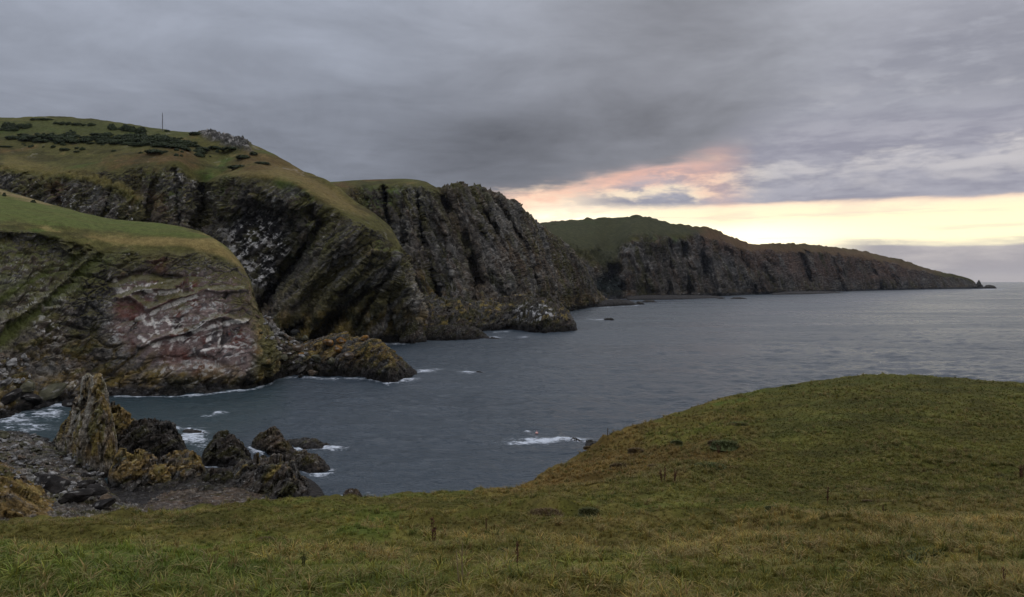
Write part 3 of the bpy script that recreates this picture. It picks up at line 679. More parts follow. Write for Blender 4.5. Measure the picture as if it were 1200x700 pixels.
FOAM = [(18,492,34,8,.9), (52,488,30,8,.85), (30,503,40,6,.8), (228,513,20,9,1.05), (285,536,12,8,.8), (205,505,10,3,.8), (216,517,12,6,.8), (236,523,14,6,.6), (222,507,8,3,.9), (392,527,22,3.2,1), (360,528.5,20,3,.95), (340,523,10,2,.6), (386,554,10,3,.95),
        (318,541,14,4,.8), (303,533,8,5,.6), (500,436,14,3,.95), (478,446,16,2.5,.9), (460,450,12,2,.7), (512,433,14,1.5,.6), (552,437,18,1.6,.85), (640,518,46,3.4,1), (668,516,22,3.6,1.1), (608,519.5,30,2,.9), (690,528,14,3,.6),
        (612,396,8,1.6,1), (575,396,16,1.5,.8), (558,397.5,14,1.3,.7), (505,396,8,1.2,.6), (543,394,12,1,.5), (700,375,16,1.1,.8), (722,374.5,10,.9,.5), (258,485.5,10,1.6,.85), (246,487.5,14,1.2,.6), (408,591,16,4,.7), (398,586,8,3,.8), (432,585,10,3,.7),
        (745,357,10,.8,.6), (1160,339.4,22,.8,.8), (1175,338,16,.6,.6), (985,342.4,18,.7,.4), (1100,340,45,.6,.5), (625,512,6,1.2,.5), (618,507.5,5,1.3,.8), (560,388.5,14,.8,.4)]
FOAML = [([(-10,470),(30,474),(60,478),(95,478)], 2, 1.00), ([(140,541),(200,541),(222,534),(234,549),(300,550)], 2.5, 0.87), ([(292,527),(318,541),(352,538)], 2, 0.87), ([(340,549),(362,561),(392,559)], 2, 0.94), ([(330,527),(392,530)], 1.6, 1.00), ([(365,588),(390,596),(365,600)], 2, 0.87), ([(286,446),(340,443),(395,444),(430,445),(458,453)], 1, 0.80), ([(335,408),(420,404),(482,403),(501,400)], .9, 0.72), ([(575,390),(600,388.5)], .8, 0.72), ([(690,361.5),(747,358.4)], .5, 0.72), ([(430,590),(470,583)], 1.5, 0.58), ([(135,466.5),(200,465),(250,463),(285,460),(312,454)], 1.2, 0.90), ([(312,454),(320,450),(322,446)], 1.5, 0.72), ([(415,442),(440,447),(455,451)], 1, 0.72), ([(500,398),(535,398)], .9, 0.58), ([(640,391),(676,388)], .8, 0.51)]
def sea():
    aw = np.r_[np.linspace(-62, -38, 14), np.linspace(-37, 37, 700), np.linspace(38, 62, 14)]
    yy = np.r_[np.linspace(760, 620, 20), np.linspace(619, 345, 385), 329 + 16 * np.power(.5, np.linspace(0, 3.75, 40))[1:]]
    r = depth(yy); r = np.r_[r[r < 19000], 20000.]
    A, Rr = np.meshgrid(np.radians(aw), r, indexing='ij')
    X, Y = np.tan(np.clip(A, -1.36, 1.36)) * Rr, Rr
    P = np.stack([X, Y, np.zeros_like(X)], -1)
    P2 = P * np.array([.7, 1, 1])
    fade = sm(Rr, 2500, 400)
    h = (.62 * ridged(P2 / 17.0, 2, 500) + .42 * fbm(P2 / 7.0, 3, .55, 510) + .30 * ridged(P2 / np.array([5.5, 4.2, 1]), 2, 515) + .16 * fbm(P2 / 2.6, 2, .5, 520)) * fade
    px, py = proj(P)
    f = np.zeros_like(X)
    wx = px + 6 * fbm(P2 / 6.0, 3, .55, 530); wy = py + 1.5 * fbm(P2 / 5.0, 3, .55, 531) * np.clip((py - HOR) / 150, 0, 1)
    for cx, cy, rx, ry, a in FOAM:
        d2 = ((wx - cx) / rx) ** 2 + ((wy - cy) / ry) ** 2
        f = np.maximum(f, a * np.exp(-d2 * .9))
    for pts, w, a in FOAML: f = np.maximum(f, a * np.exp(-(segd(wx, wy, pts) / w) ** 2))
    f = f * (.8 + .5 * fbm(P2 / 3.0, 3, .6, 540))
    # crests of the small chop whiten here and there
    cap = sm(fbm(P2 / np.array([5., 2.4, 1]), 3, .55, 541) + .5 * fbm(P2 / 60, 2, .5, 542), .80, .95) * fade * .35
    sh = np.maximum(poly(px, py, [(-200,520),(60,470),(330,450),(330,480),(240,540),(100,620),(-200,700)], 25), 0) * .8
    P[..., 2] = h + f * .35
    me = grid_mesh('sea', P, np.stack([np.clip(np.maximum(f, cap), 0, 1.2), sh, f * 0], -1))
    link('sea', me, mat_sea(), kind='structure', label='grey choppy sea with foam round the rocks')

# ------------------------------------------------------------------ rocks given by their outline and waterline
def rock(name, label, sky, base, thick, zb=0.0, s=1, cat='rock', tint=(1, 1, 1), ochre=.0, dark=.9, blk=1.0, veg=.3, pale=.2, tidez=2.0, group=None, ostart=2.5, beds=None, pw=.70, white=0, kind=None, step=.27, wp=None):
    sky = np.array(sky, float); base = np.array(base, float)
    a, b = sky[0, 0], sky[-1, 0]
    k = max(1.0, (b - a) / 260)
    nu = int(np.clip((b - a) * 1.55 / k, 26, 330))
    x = np.linspace(a, b, nu)
    ys = pchip(sky[:, 0], sky[:, 1:], x)[:, 0]; yb = np.interp(x, base[:, 0], base[:, 1])
    t = np.linspace(-1, 1, nu); e = np.maximum((1 - t * t), 0) ** .42
    th = thick * np.maximum(e, .06)
    Df = depth(yb, zb); Dt = Df + th * .5
    rx, rz = ray(x, ys); zt = np.maximum(H0 + rz * Dt, zb + .05)
    hpx = np.max(yb - ys); nv = int(np.clip(hpx * 2.2, 30, 170))
    ph = np.linspace(0, math.pi, nv)
    yy = Df[:, None] + th[:, None] * (1 - np.cos(ph)) / 2
    zz = (zb - 1.2) + (zt[:, None] - zb + 1.2) * np.sin(ph)[None] ** pw
    V = np.stack([rx[:, None] * yy, yy, zz], -1)
    cw = (b - a) / F0 * float(Df.mean()) / 5.5
    _, _, c0, t0 = worley(V / np.array([cw, cw, cw * 1.4]) + .25 * fbm(V / cw, 2, .5, s + 71)[..., None], s * 7 + 598)
    V[..., 2] = zb - 1.2 + (V[..., 2] - zb + 1.2) * (1 + step * ((c0 - .6) + .5 * t0))
    N = nrm(V)
    hm = float(np.max(zt) - zb); wm = (b - a) / F0 * float(Df.mean())
    sz = min(max(hm, 1.0), wm, thick) * .34 * blk
    fr = frame(*(beds or ((.85, .1, .5), (-.5, 0, .85))))
    b1, e1, _ = blocks(V, fr, (sz * 2.2, sz * .9, sz * 1.3), .5, s * 7 + 600)
    b2, e2, _ = blocks(V, fr, (sz * .85, sz * .33, sz * .5), .5, s * 7 + 603)
    rg = ridged((V @ fr) / np.array([sz * 2, sz * .5, sz]), 3, s + 5)
    edge = np.minimum(1, (e ** 1.5 + .15))[:, None]
    b3, e3, _ = blocks(V, fr, (sz * .32, sz * .16, sz * .22), .5, s * 7 + 606)
    d = sz * (.34 * b1 + .18 * b2 + .07 * b3 - .14 * (1 - e1) - .08 * (1 - e2) + .06 * rg) * edge
    dv = N * d[..., None]; vd = V[..., :2] / np.linalg.norm(V[..., :2], axis=-1, keepdims=True)
    al = (dv[..., :2] * vd).sum(-1, keepdims=True) * vd; dv = dv * np.array([.5, .5, .6]); dv[..., :2] += al * .6
    V = V + dv
    C = rock_colour(V, fr, (sz * 1.6, sz * .5, sz), s * 13 + 700, dark, veg, pale, .5) * np.array(tint)
    z = V[..., 2] - zb
    N2 = nrm(V)
    on = fbm((V @ fr) / np.array([sz * 2.0, sz * .6, sz * 1.1]), 4, .55, s + 900)
    if ochre: C = mixv(C, mixv(np.broadcast_to(np.array([.185, .118, .036]), V.shape), (.24, .18, .055), sm(on, .1, .5)), np.clip(sm(on, .25 - ochre * .6, .55 - ochre * .5) * sm(z, ostart * .6, ostart * 1.3), 0, 1) * .85)
    if white: C = mixv(C, (.55, .53, .50), sm(fbm(V / np.array([sz, sz, sz * .45]), 2, .55, s + 930) + .35 * N2[..., 2], .5 - white * .3, .68 - white * .3) * sm(z, tidez * 1.2, tidez * 2) * .9 * (1 if wp is None else poly(*proj(V), wp, 4)))
    zz = z + fbm(V / (sz * .8), 3, .5, s + 940) * tidez * .6
    wet = sm(zz, tidez * 1.4, tidez * .5)
    C = mixv(C, (.026, .023, .021), wet * .88)
    o_ = np.array([(V[..., 0].min() + V[..., 0].max()) / 2, float(Df.mean()) + thick * .5, zb])
    Ca = np.concatenate([C, (1 - wet)[..., None]], -1)
    me = grid_mesh(name, V - o_, Ca)
    return link(name, me, M_ROCK, loc=o_, label=label, cat=cat if not kind else None, group=group, kind=kind)

def shore_rocks():
    rock('sea_stack', 'tall pointed stack of grey rock with yellow lichen rising from the shingle',
         [(58,524),(65,513),(72,503),(80,490),(86,480),(92,470),(97,458),(101,447),(105,443),(112,442),(118,445),(122,452),(125,462),(127,470),(130,484),(134,503),(138,528),(141,554)],
         [(60,522),(75,538),(92,552),(115,557),(141,554)], 15, .8, 2, 'sea stack', (1.35, 1.32, 1.2), .6, 1.1, .5, .2, .9, 1.0, ostart=3, beds=((.2, 0, 1), (1, .2, -.15)), pw=.62, step=.10)
    rock('stack_shoulder', 'ochre shoulder of rock leaning on the right side of the tall stack',
         [(120,500),(128,478),(138,479),(150,488),(160,494),(170,500),(176,512)], [(120,530),(150,533),(176,522)], 12, .3, 3, 'rock', ochre=.85, dark=.8, tidez=2.5, ostart=5)
    rock('shore_rock', 'black wet rock between the stack and the surf', [(140,520),(160,497),(178,494),(196,499),(206,508),(216,520),(220,532)], [(140,540),(180,542),(205,540),(220,534)], 16, 0, 4, ochre=.0, dark=.45, tidez=3)
    rock('shore_rock', 'low rock ridge with orange lichen right of the stack foot', [(126,560),(134,538),(150,531),(165,533),(180,539),(195,546),(205,560)], [(126,578),(160,588),(190,585),(205,578)], 15, 0, 5, ochre=.95, dark=.8, tidez=2.2, ostart=3.0)
    rock('shore_rock', 'bedded yellow green rock beside the orange lichen ridge', [(183,560),(190,538),(205,533),(222,532),(234,537),(240,550),(243,568)], [(183,576),(215,580),(243,573)], 14, 0, 6, ochre=.75, dark=.75, veg=.6, tidez=2.4, ostart=3.2)
    rock('skerry', 'rounded dark skerry with an olive top in the surf', [(233,546),(240,528),(248,517),(257,511),(270,511),(279,517),(288,528),(299,547)], [(233,548),(265,552),(299,549)], 15, 0, 7, dark=.42, veg=.35, tidez=2.5)
    rock('skerry', 'low black skerry awash beyond the rounded one', [(209,508),(220,503.5),(232,505),(246,510.5)], [(209,510),(225,512.5),(246,511.5)], 7, 0, 8, dark=.5, tidez=1.5)
    rock('skerry', 'pointed brown skerry with its peak to the right', [(292,525),(302,512),(312,507),(321,504),(327,506),(333,517),(342,525),(350,533)], [(292,526),(315,536),(335,540),(350,537)], 14, 0, 9, dark=.55, tidez=2.0, tint=(1.15, 1, .85), beds=((.9, 0, .4), (-.4, 0, .9)))
    rock('skerry', 'flat topped skerry ringed with white foam', [(330,522),(338,517),(352,516),(358,515),(366,515.5),(378,518),(386,522),(391,526)], [(330,525),(355,529),(375,529.5),(391,527.5)], 10, 0, 10, dark=.5, veg=.4, tidez=1.6)
    rock('skerry', 'blunt brown skerry in front of the flat topped one', [(335,541),(344,532),(356,531.5),(370,535),(378,541),(386,549),(389,557)], [(335,548),(360,559),(389,558)], 13, 0, 11, dark=.55, tidez=2.0, tint=(1.1, 1, .85))
    rock('skerry', 'tiny rock at the seaward tip of the blunt skerry', [(385,556),(389,553.5),(393,552),(395,555)], [(385,557),(395,556)], 2.5, 0, 12, dark=.4)
    rock('skerry', 'tiny rock in the foam off the flat topped skerry', [(395,522),(400,520.5),(405,522.5)], [(395,523),(405,523)], 2.5, 0, 13, dark=.4)
    rock('shore_rock', 'big bedded dark rock with steep slanting layers by the ledge', [(262,566),(276,550),(290,542),(305,539),(322,538),(336,541),(346,549),(352,560),(359,566),(364,572),(362,588)],
         [(262,584),(300,592),(340,596),(362,590)], 20, 0, 14, ochre=.3, dark=.55, veg=.45, tidez=2.0, beds=((.6, .1, .75), (-.75, 0, .6)), ostart=4)
    rock('rock_platform', 'black wet bedrock joining the near shore rocks', [(120,585),(150,572),(190,566),(240,562),(290,566),(335,566),(362,570),(380,580)], [(120,604),(220,612),(330,606),(380,592)], 34, 0, 38, 'rock platform', dark=.36, tidez=2.6, pw=.4, blk=.8)
    rock('rubble_slope', 'slope of grey rubble between the headland and the spit', [(286,420),(296,376),(304,371),(314,377),(328,388),(342,398),(354,408),(362,425)], [(286,446),(330,441),(362,441)], 40, 0, 39, 'slope', dark=1.0, tidez=2.5, pale=.6, veg=.4, pw=.5, blk=.6, step=.1)
    rock('shore_rock', 'dark kelp covered rock between the two bedded rocks', [(222,572),(236,560),(252,553),(266,554),(280,562),(288,575)], [(222,582),(250,588),(288,586)], 12, 0, 15, dark=.4, veg=.4, tidez=2.4)
    rock('rock_ledge', 'flat pinkish brown ledge of bare rock along the near shore', [(128,594),(150,587),(190,582),(230,578),(270,578),(310,584),(345,591)], [(128,606),(200,610),(270,612),(345,604)], 16, 0, 16, 'ledge', tint=(1.12, 1.0, .90), dark=.6, tidez=.5, pale=-.3, veg=0, beds=((1, 0, .1), (.05, 0, 1)), pw=.3, blk=.5, step=.1)
    rock('rock_ledge', 'lower grey ledge under the pinkish one', [(150,605),(180,594),(230,592),(290,596),(330,602)], [(150,622),(240,626),(330,618)], 12, 0, 17, 'ledge', tint=(1.1, 1, .95), dark=.7, tidez=.5, pale=-.3, veg=0, beds=((1, 0, .1), (.05, 0, 1)), pw=.3, blk=.5, step=.1)
    rock('skerry', 'small round rock in foam just over the grass edge', [(400,586),(404,577),(411,573.5),(418,574),(424,580),(427,587)], [(400,588),(427,589)], 5, 0, 18, dark=.45, tidez=1.0, tint=(1.2, 1, .8))
    rock('tilted_slab', 'steep slab of rock streaked with orange lichen at the near shore', [(-60,520),(-20,540),(0,549),(14,553),(30,566),(48,581),(66,595),(84,606),(96,613)],
         [(-60,640),(0,650),(50,650),(96,640)], 22, 0, 19, 'slab', ochre=1.05, dark=.9, step=.04, blk=.5, tidez=.6, ostart=1.0, beds=((.8, 0, -.62), (.6, 0, .8)), pw=.6, pale=.6)
    rock('wave_rock', 'dark rock with a wave breaking over it below the slope', [(664,518),(670,514.5),(678,517),(684,520),(690,517),(696,517.5),(704,524),(710,530)], [(664,519),(680,525),(710,532)], 8, 0, 20, dark=.4, tidez=1.2)
    rock('skerry', 'small black rock with a foam tail off the boulder spit', [(557,437.5),(560,435.6),(564,436),(567,437.5)], [(557,438),(567,438)], 4, 0, 21, dark=.35)
    rock('skerry', 'low rock awash off the ochre cliff foot', [(572,397.5),(576,395.5),(581,396),(586,397.5)], [(572,398),(586,398)], 6, 0, 22, dark=.35)
    rock('skerry', 'lone black rock with a thin line of foam on open water', [(707,375.5),(710,373.2),(716,373),(720,375.2)], [(707,375.8),(720,375.8)], 8, 0, 23, dark=.35)
    rock('skerry', 'small rock next to the low platform tip', [(744,356.5),(748,353.5),(753,355),(756,357)], [(744,357.3),(756,357.3)], 12, 0, 24, dark=.35)
    rock('skerry', 'flat black rock beyond the low platform tip', [(752,354),(757,352),(765,352.3),(770,354.3)], [(752,354.6),(770,354.6)], 18, 0, 25, dark=.35)
    rock('skerry', 'dark rock off the far cliffs', [(855,350),(862,348.4),(870,348.8),(876,350.2)], [(855,350.6),(876,350.6)], 30, 0, 26, dark=.35)
    rock('skerry', 'tiny dark rock left of the one off the far cliffs', [(838,350.4),(845,349.4),(850,350)], [(838,350.6),(850,350.6)], 14, 0, 27, dark=.35)
    rock('low_platform', 'long low dark rock platform under the tall cliff', [(650,357),(670,353),(690,350),(708,351.5),(722,351),(735,352),(742,354),(747,357)], [(650,360.5),(700,360),(747,357.6)], 90, 0, 28, 'rock platform', dark=.3, veg=0, pale=-.5, step=.1, tidez=9, blk=.8)
    rock('low_platform', 'dark shore platform below the far grassy headland', [(735,348),(760,346),(800,346),(838,347),(850,348.8)], [(735,352),(800,351),(850,349.2)], 160, 0, 29, 'rock platform', dark=.3, veg=0, pale=-.5, step=.1, tidez=9, blk=.6)
    rock('low_platform', 'thin reef reaching out from the middle of the far headland', [(905,344),(930,341.6),(955,341.5),(975,341.8),(988,343)], [(905,345.5),(950,345),(988,343.3)], 160, 0, 30, 'rock platform', dark=.3, veg=0, pale=-.5, step=.1, tidez=9, blk=.5)
    rock('far_stack', 'little pinnacle stack at the tip of the far headland', [(1141,337),(1144,333.5),(1146.5,329.2),(1148.5,330.5),(1150,334),(1154,337.5)], [(1141,338.4),(1154,338.4)], 50, 0, 31, 'sea stack', dark=.4, tidez=5)
    rock('far_rock', 'last low rock beyond the far pinnacle', [(1151,337.2),(1156,334.8),(1161,334.2),(1165,335.2),(1168,337.8)], [(1151,338.3),(1168,338.3)], 60, 0, 32, dark=.4, tidez=5)
    # the bigger low headlands
    rock('rocky_spit', 'low dark spit of rock with ochre top below the buttress', [(285,420),(310,402),(335,398),(350,404),(375,399),(392,394),(404,393.5),(416,397),(430,397.5),(444,401),(456,410),(466,418),(478,428),(488,436),(492,438.5)],
         [(285,446),(340,441),(395,441.5),(425,443),(455,451),(475,445),(492,439)], 38, 0, 33, 'rock spit', step=.12, ochre=.62, dark=.55, tidez=3.6, ostart=7.5, veg=.4, pw=.5, blk=.55, kind='structure')
    rock('rock_promontory', 'low rounded promontory with white bird ledges and yellow lichen', [(560,372),(580,356),(600,350.5),(622,349),(638,349.5),(650,354),(660,362),(668,370),(674,379),(677,387)],
         [(560,387),(600,387),(640,391),(677,388.5)], 95, 0, 34, 'promontory', ochre=.15, dark=.5, tidez=5, ostart=10, veg=.6, white=.5, blk=.5, wp=[(603,362),(618,356),(642,357),(650,368),(640,382),(606,378)], kind='structure')
    rock('ochre_cliff_foot', 'ochre and olive rocks at the foot of the tall cliff', [(470,372),(490,356),(505,350),(520,352),(535,349),(552,354),(570,352),(590,358),(605,372)],
         [(470,392),(500,397),(540,393),(575,388),(605,386)], 80, 0, 35, 'rock', ochre=.22, dark=.55, tidez=5, ostart=8, veg=.8, blk=.5, kind='structure')
    rock('rock_ledge', 'dark tidal ledge reaching out below the ochre cliff foot', [(495,386),(515,381),(535,380),(555,383),(566,390),(575,396)], [(495,399),(535,399.5),(575,397.5)], 30, 0, 36, 'ledge', dark=.36, tidez=2.5, blk=.6)
    rock('cliff_foot_rock', 'olive knob of rock at the foot of the slanting buttress', [(468,396),(475,384),(484,378),(492,381),(497,390),(500,398)], [(468,403),(485,403.5),(500,401)], 22, 0, 37, dark=.55, veg=.7, tidez=2.5)


# ------------------------------------------------------------------ the grassy slope we stand on
def fg_ground():
    def col(px, E, Fq, Hq, G):
        d = (px - 600) / F0
        pts = [np.array([d * 14, -12, 38.4]), np.array([d * 9, 1.2, 38.33]), W3(px, 700, 4.4), W3(px, 654, 7.8)]
        for py, r in (E, Fq, Hq, G): pts.append(W3(px, py, r))
        g = pts[-1]; n = g[:2] / np.linalg.norm(g[:2])
        for dd, dz in ((8, -2.6), (25, -12), (75, None)):
            pts.append(np.array([g[0] + n[0] * dd, g[1] + n[1] * dd, g[2] + dz if dz is not None else -5]))
        return pts
    cols = [(-2600,(636,13),(626,17),(620,20),(616,25)), (-300,(636,13),(623,18),(618,21),(614,25)), (0,(634,13),(621,18.5),(616,21.5),(612,25.5)), (120,(634,13),(618,19.5),(611,23),(606.5,27)),
            (230,(633,13),(614,20.5),(605,24.5),(598.5,29)), (350,(630,13.5),(607,22),(596,27),(588,32.5)), (450,(626,14),(601,24),(589,30),(581,36)), (540,(622,14.4),(597,25),(584,32),(576,39)), (600,(620,14.5),(594,25.5),(580,33),(572.5,41)),
            (650,(618,14.6),(589,27),(568,37),(549,47)), (700,(615,15),(582,29),(549,42),(522,54)), (750,(613,15),(575,30),(528,46),(498,60)), (790,(612,15),(572,30),(514,48),(484.5,65)), (850,(611,15),(570,30.5),(503,50),(467,70)),
            (900,(610,15),(568,31),(495,52),(456,74)), (1000,(610,15),(567,31),(484,54),(442.5,80)), (1050,(610,15),(567,31),(482,55),(440,82)), (1100,(611,15),(568,31),(483,55),(442.5,82)), (1200,(612,15),(570,30.5),(490,54),(450,80)), (1500,(615,15),(576,30),(502,52),(466,78)), (3500,(618,15),(582,29),(520,50),(490,75))]
    Wd = np.array([col(*c) for c in cols]); ux = np.array([c[0] for c in cols], float)
    A = pchip(ux, Wd, np.r_[np.linspace(-2600, -720, 30), np.linspace(-700, -80, 90), np.linspace(-76, 1276, 540), np.linspace(1283, 1980, 100), np.linspace(2000, 3500, 30)])
    segs = [6, 10, 44, 54, 56, 58, 54, 16, 6, 6]
    vi = np.concatenate([np.linspace(k, k + 1, n, endpoint=False) for k, n in enumerate(segs)] + [[len(segs)]])
    V = pchip(np.arange(Wd.shape[1]), A.transpose(1, 0, 2), vi).transpose(1, 0, 2)
    r = np.linalg.norm(V[..., :2], axis=-1)
    px, py = proj(V)
    P = V * np.array([1, 1, .0])
    rough = .5 + .5 * sm(fbm(P / 9, 3, .5, 801), -.2, .3)
    flank = poly(px, py, [(560,575),(700,512),(790,478),(880,470),(900,520),(850,560),(700,585)], 25)
    h = (.15 * fbm(P / 1.6, 3, .5, 802) + .055 * fbm(P / .45, 3, .55, 803)) * rough + .16 * fbm(P / 6, 2, .5, 804)
    tus = np.maximum(vnoise(P / .9, 805), 0) ** 1.5
    h = h + tus * .30 * rough * sm(r, 5, 11) + flank * (.34 * np.maximum(fbm(P / 1.5, 3, .5, 806), -.1) + .3 * fbm(P / 4.5, 2, .5, 807))
    # mounds that stand out
    for cx, cy, rx, hh in ((1095, 655, .42, .16), (640, 604, .8, .26), (690, 600, .6, .15), (850, 523, 1.2, .5), (1010, 575, .7, .12), (905, 592, .6, .2)):
        k = np.unravel_index(np.argmin((px - cx) ** 2 + (py - cy) ** 2 + 1e6 * (r > 90)), px.shape); c = V[k]
        h = h + hh * np.exp(-(((V[..., 0] - c[0]) / (rx * 1.3)) ** 2 + ((V[..., 1] - c[1]) / (rx * 1.6)) ** 2))
    V[..., 2] += h * sm(r, 1, 3.5)
    # tints: mown pale track along the edge, brown tussocky belt, olive turf on the brow
    n1 = fbm(P / 2.6, 4, .55, 810); n2 = fbm(P / .8, 3, .6, 811); n3 = fbm(P / 7, 3, .5, 812); n4 = fbm(P / np.array([6., 2.2, 1]), 3, .55, 813)
    C = np.broadcast_to(np.array([.135, .130, .034]), P.shape).copy()
    C = mixv(C, (.072, .105, .022), sm(n1, .02, .4) * .8)
    C = mixv(C, (.200, .160, .060), sm(n2 + n1 * -.3, .05, .45) * .65)
    brown = poly(px, py, [(480,612),(700,590),(950,582),(1210,585),(1210,640),(900,645),(600,640),(480,630)], 22) * sm(n3 + .5 * n1, -.25, .25)
    C = mixv(C, (.150, .110, .044), np.maximum(brown * .75, sm(n4, .18, .45) * .6 * sm(r, 40, 12)))
    track = poly(px, py, [(-100,616),(150,607),(420,586),(600,577),(760,578),(660,592),(420,606),(150,628),(-100,640)], 10)
    C = mixv(C, mixv(np.broadcast_to(np.array([.138, .118, .042]), P.shape), (.100, .102, .032), sm(n4, -.1, .3)), track * .8)
    brow = poly(px, py, [(700,600),(760,560),(850,540),(880,500),(900,430),(1300,420),(1300,590)], 22)
    C = mixv(C, mixv(np.broadcast_to(np.array([.104, .098, .030]), P.shape), (.080, .082, .026), sm(n4, -.1, .3)), brow * .85)
    C = mixv(C, mixv(np.broadcast_to(np.array([.158, .106, .040]), P.shape), (.10, .085, .032), sm(n1, -.05, .3)), flank * .85 * sm(n3, -.5, .1))
    C = mixv(C, (.168, .108, .040), poly(px, py, [(560,580),(640,545),(720,508),(745,500),(760,520),(700,560),(600,585)], 10) * .7)
    C = C * np.array([1.32, 1.28, 1.0]) * (1 + .6 * n1[..., None]) * (1 + .35 * n2[..., None])
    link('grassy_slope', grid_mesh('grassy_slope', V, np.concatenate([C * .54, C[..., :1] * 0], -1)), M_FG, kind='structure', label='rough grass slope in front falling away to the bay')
    return V, C, px, py, r, n1, n2, n3, flank, track, brow

def mat_blade():
    m, nt, p = principled('grass_blades', .65, .2)
    at = nt.nodes.new('ShaderNodeAttribute'); at.attribute_type = 'INSTANCER'; at.attribute_name = 'tint'
    g = nt.nodes.new('ShaderNodeAttribute'); g.attribute_name = 'shade'
    c = mixc(nt, 1.0, NV(nt, at.outputs[0]), NV(nt, g.outputs[0]), 'MULTIPLY')
    nt.links.new(c.k, p.inputs['Base Color'])
    tr = nt.nodes.new('ShaderNodeBsdfTranslucent'); nt.links.new(c.k, tr.inputs[0])
    mx = nt.nodes.new('ShaderNodeMixShader'); mx.inputs[0].default_value = .3
    nt.links.new(p.outputs[0], mx.inputs[1]); nt.links.new(tr.outputs[0], mx.inputs[2])
    nt.links.new(mx.outputs[0], nt.nodes['Material Output'].inputs[0])
    return m
def blade(vs, fs, cs, x, y, z, a, L, w, lean, col, curl=.5):
    k = len(vs); dx, dy = math.cos(a), math.sin(a)
    sx, sy = -dy * w / 2, dx * w / 2
    b = lean * curl
    p0 = (x, y, z - L * .1); p1 = (x + dx * L * b * .35, y + dy * L * b * .35, z + L * .55 * math.cos(lean * .5)); p2 = (x + dx * L * lean, y + dy * L * lean, z + L * math.cos(min(lean, 1.4)))
    vs += [(p0[0] - sx, p0[1] - sy, p0[2]), (p0[0] + sx, p0[1] + sy, p0[2]), (p1[0] + sx * .8, p1[1] + sy * .8, p1[2]), (p1[0] - sx * .8, p1[1] - sy * .8, p1[2]), p2]
    fs += [(k, k + 1, k + 2, k + 3), (k + 3, k + 2, k + 4)]
    cs += [tuple(c * q for c in col) for q in (.6, .6, 1, 1, 1.15)]
def grass(G):
    V, C, px, py, r, n1, n2, n3, flank, track, brow = G
    mb = mat_blade()
    tc = bpy.data.collections.new('tufts')
    for k in range(10):
        vs, fs, cs = [], [], []
        long_ = k >= 6
        for j in range(16 if not long_ else 20):
            a = random.uniform(0, 6.283); q = random.uniform(0, .8) if not long_ else random.uniform(0, .45)
            L = random.uniform(.6, 1.2) if not long_ else random.uniform(.8, 1.7); t = random.uniform(.7, 1.25); y = random.uniform(.85, 1.25)
            blade(vs, fs, cs, q * math.cos(a), q * math.sin(a), 0, a + random.uniform(-1.2, 1.2), L, random.uniform(.06, .13), random.uniform(.2, .85) if not long_ else random.uniform(.3, 1.1), (t * y, t, t * .9))
        me = raw_mesh('tuft', vs, fs); setcol(me, np.array(cs), 'shade'); me.materials.append(mb)
        tc.objects.link(bpy.data.objects.new('tuft', me))
    # pick cells by their size in view so that the sward is equally fine near and far
    d = lambda A: .25 * (A[:-1, :-1] + A[1:, :-1] + A[1:, 1:] + A[:-1, 1:])
    ax, ay = px[1:, :-1] - px[:-1, :-1], py[1:, :-1] - py[:-1, :-1]; bx, by = px[:-1, 1:] - px[:-1, :-1], py[:-1, 1:] - py[:-1, :-1]
    area = -(ax * by - ay * bx)
    ok = (d(px) > -650) & (d(px) < 1900) & (d(py) < 830) & (d(V[..., 1]) > 1.9) & (d(r) < 110)
    inn = (d(px) > -70) & (d(px) < 1270) & (d(py) < 760)
    w = np.where(ok, np.maximum(area, 0) + .06 * np.abs(area) + .02, 0) * np.where(inn, 1, .3) * (1 + 1.3 * d(track))
    n = 260000
    pick = rng.choice(w.size, n, p=(w / w.sum()).ravel())
    i, j = np.unravel_index(pick, w.shape); a, b = rng.random(n)[:, None], rng.random(n)[:, None]
    bl = lambda A: (A[i, j] * (1 - a) + A[i + 1, j] * a) * (1 - b) + (A[i, j + 1] * (1 - a) + A[i + 1, j + 1] * a) * b
    P = bl(V); T = bl(C)
    sc = lambda A: bl(A[..., None])[:, 0]
    rr, N1, N2, N3, FL, TR = sc(r), sc(n1), sc(n2), sc(n3), sc(flank), sc(track)
    lo = rng.random(n)
    tall = (sm(N3 + .5 * N2, -.05, .35) * (1 - TR * .85) * (.16 + .05 * sm(rr, 16, 7)) + FL * .22 + .03) > lo
    idx = np.where(tall, rng.integers(6, 10, n), rng.integers(0, 6, n))
    size = np.where(tall, .074, .036) * (.7 + .7 * rng.random(n)) * (1 + .35 * np.clip(N1, -.5, .8)) * np.power(np.maximum(rr, 4) / 8, .38) * (1 - .12 * TR)
    T = T * (1 + .14 * sm(rr, 45, 18))[:, None]
    T = T * (.65 + .7 * rng.random((n, 1)))
    T = mixv(T, (.27, .215, .095), ((rng.random(n) < .10 + .25 * tall) * .75).astype(float))
    T = mixv(T, (.065, .10, .018), ((rng.random(n) < .13) * .7).astype(float))
    me = bpy.data.meshes.new('grass'); me.vertices.add(n); me.vertices.foreach_set('co', P.astype(np.float32).ravel())
    for nm, ty, arr in (('tint', 'FLOAT_VECTOR', T), ('rot', 'FLOAT_VECTOR', np.stack([rng.normal(0, .16, n), rng.normal(0, .16, n), rng.random(n) * 6.283], 1))):
        at = me.attributes.new(nm, ty, 'POINT'); at.data.foreach_set('vector', arr.astype(np.float32).ravel())
    at = me.attributes.new('size', 'FLOAT', 'POINT'); at.data.foreach_set('value', size.astype(np.float32))
    at = me.attributes.new('kind_index', 'INT', 'POINT'); at.data.foreach_set('value', idx.astype(np.int32))
    o = link('grass', me, mb, kind='stuff', label='short turf and longer dry grass covering the slope')
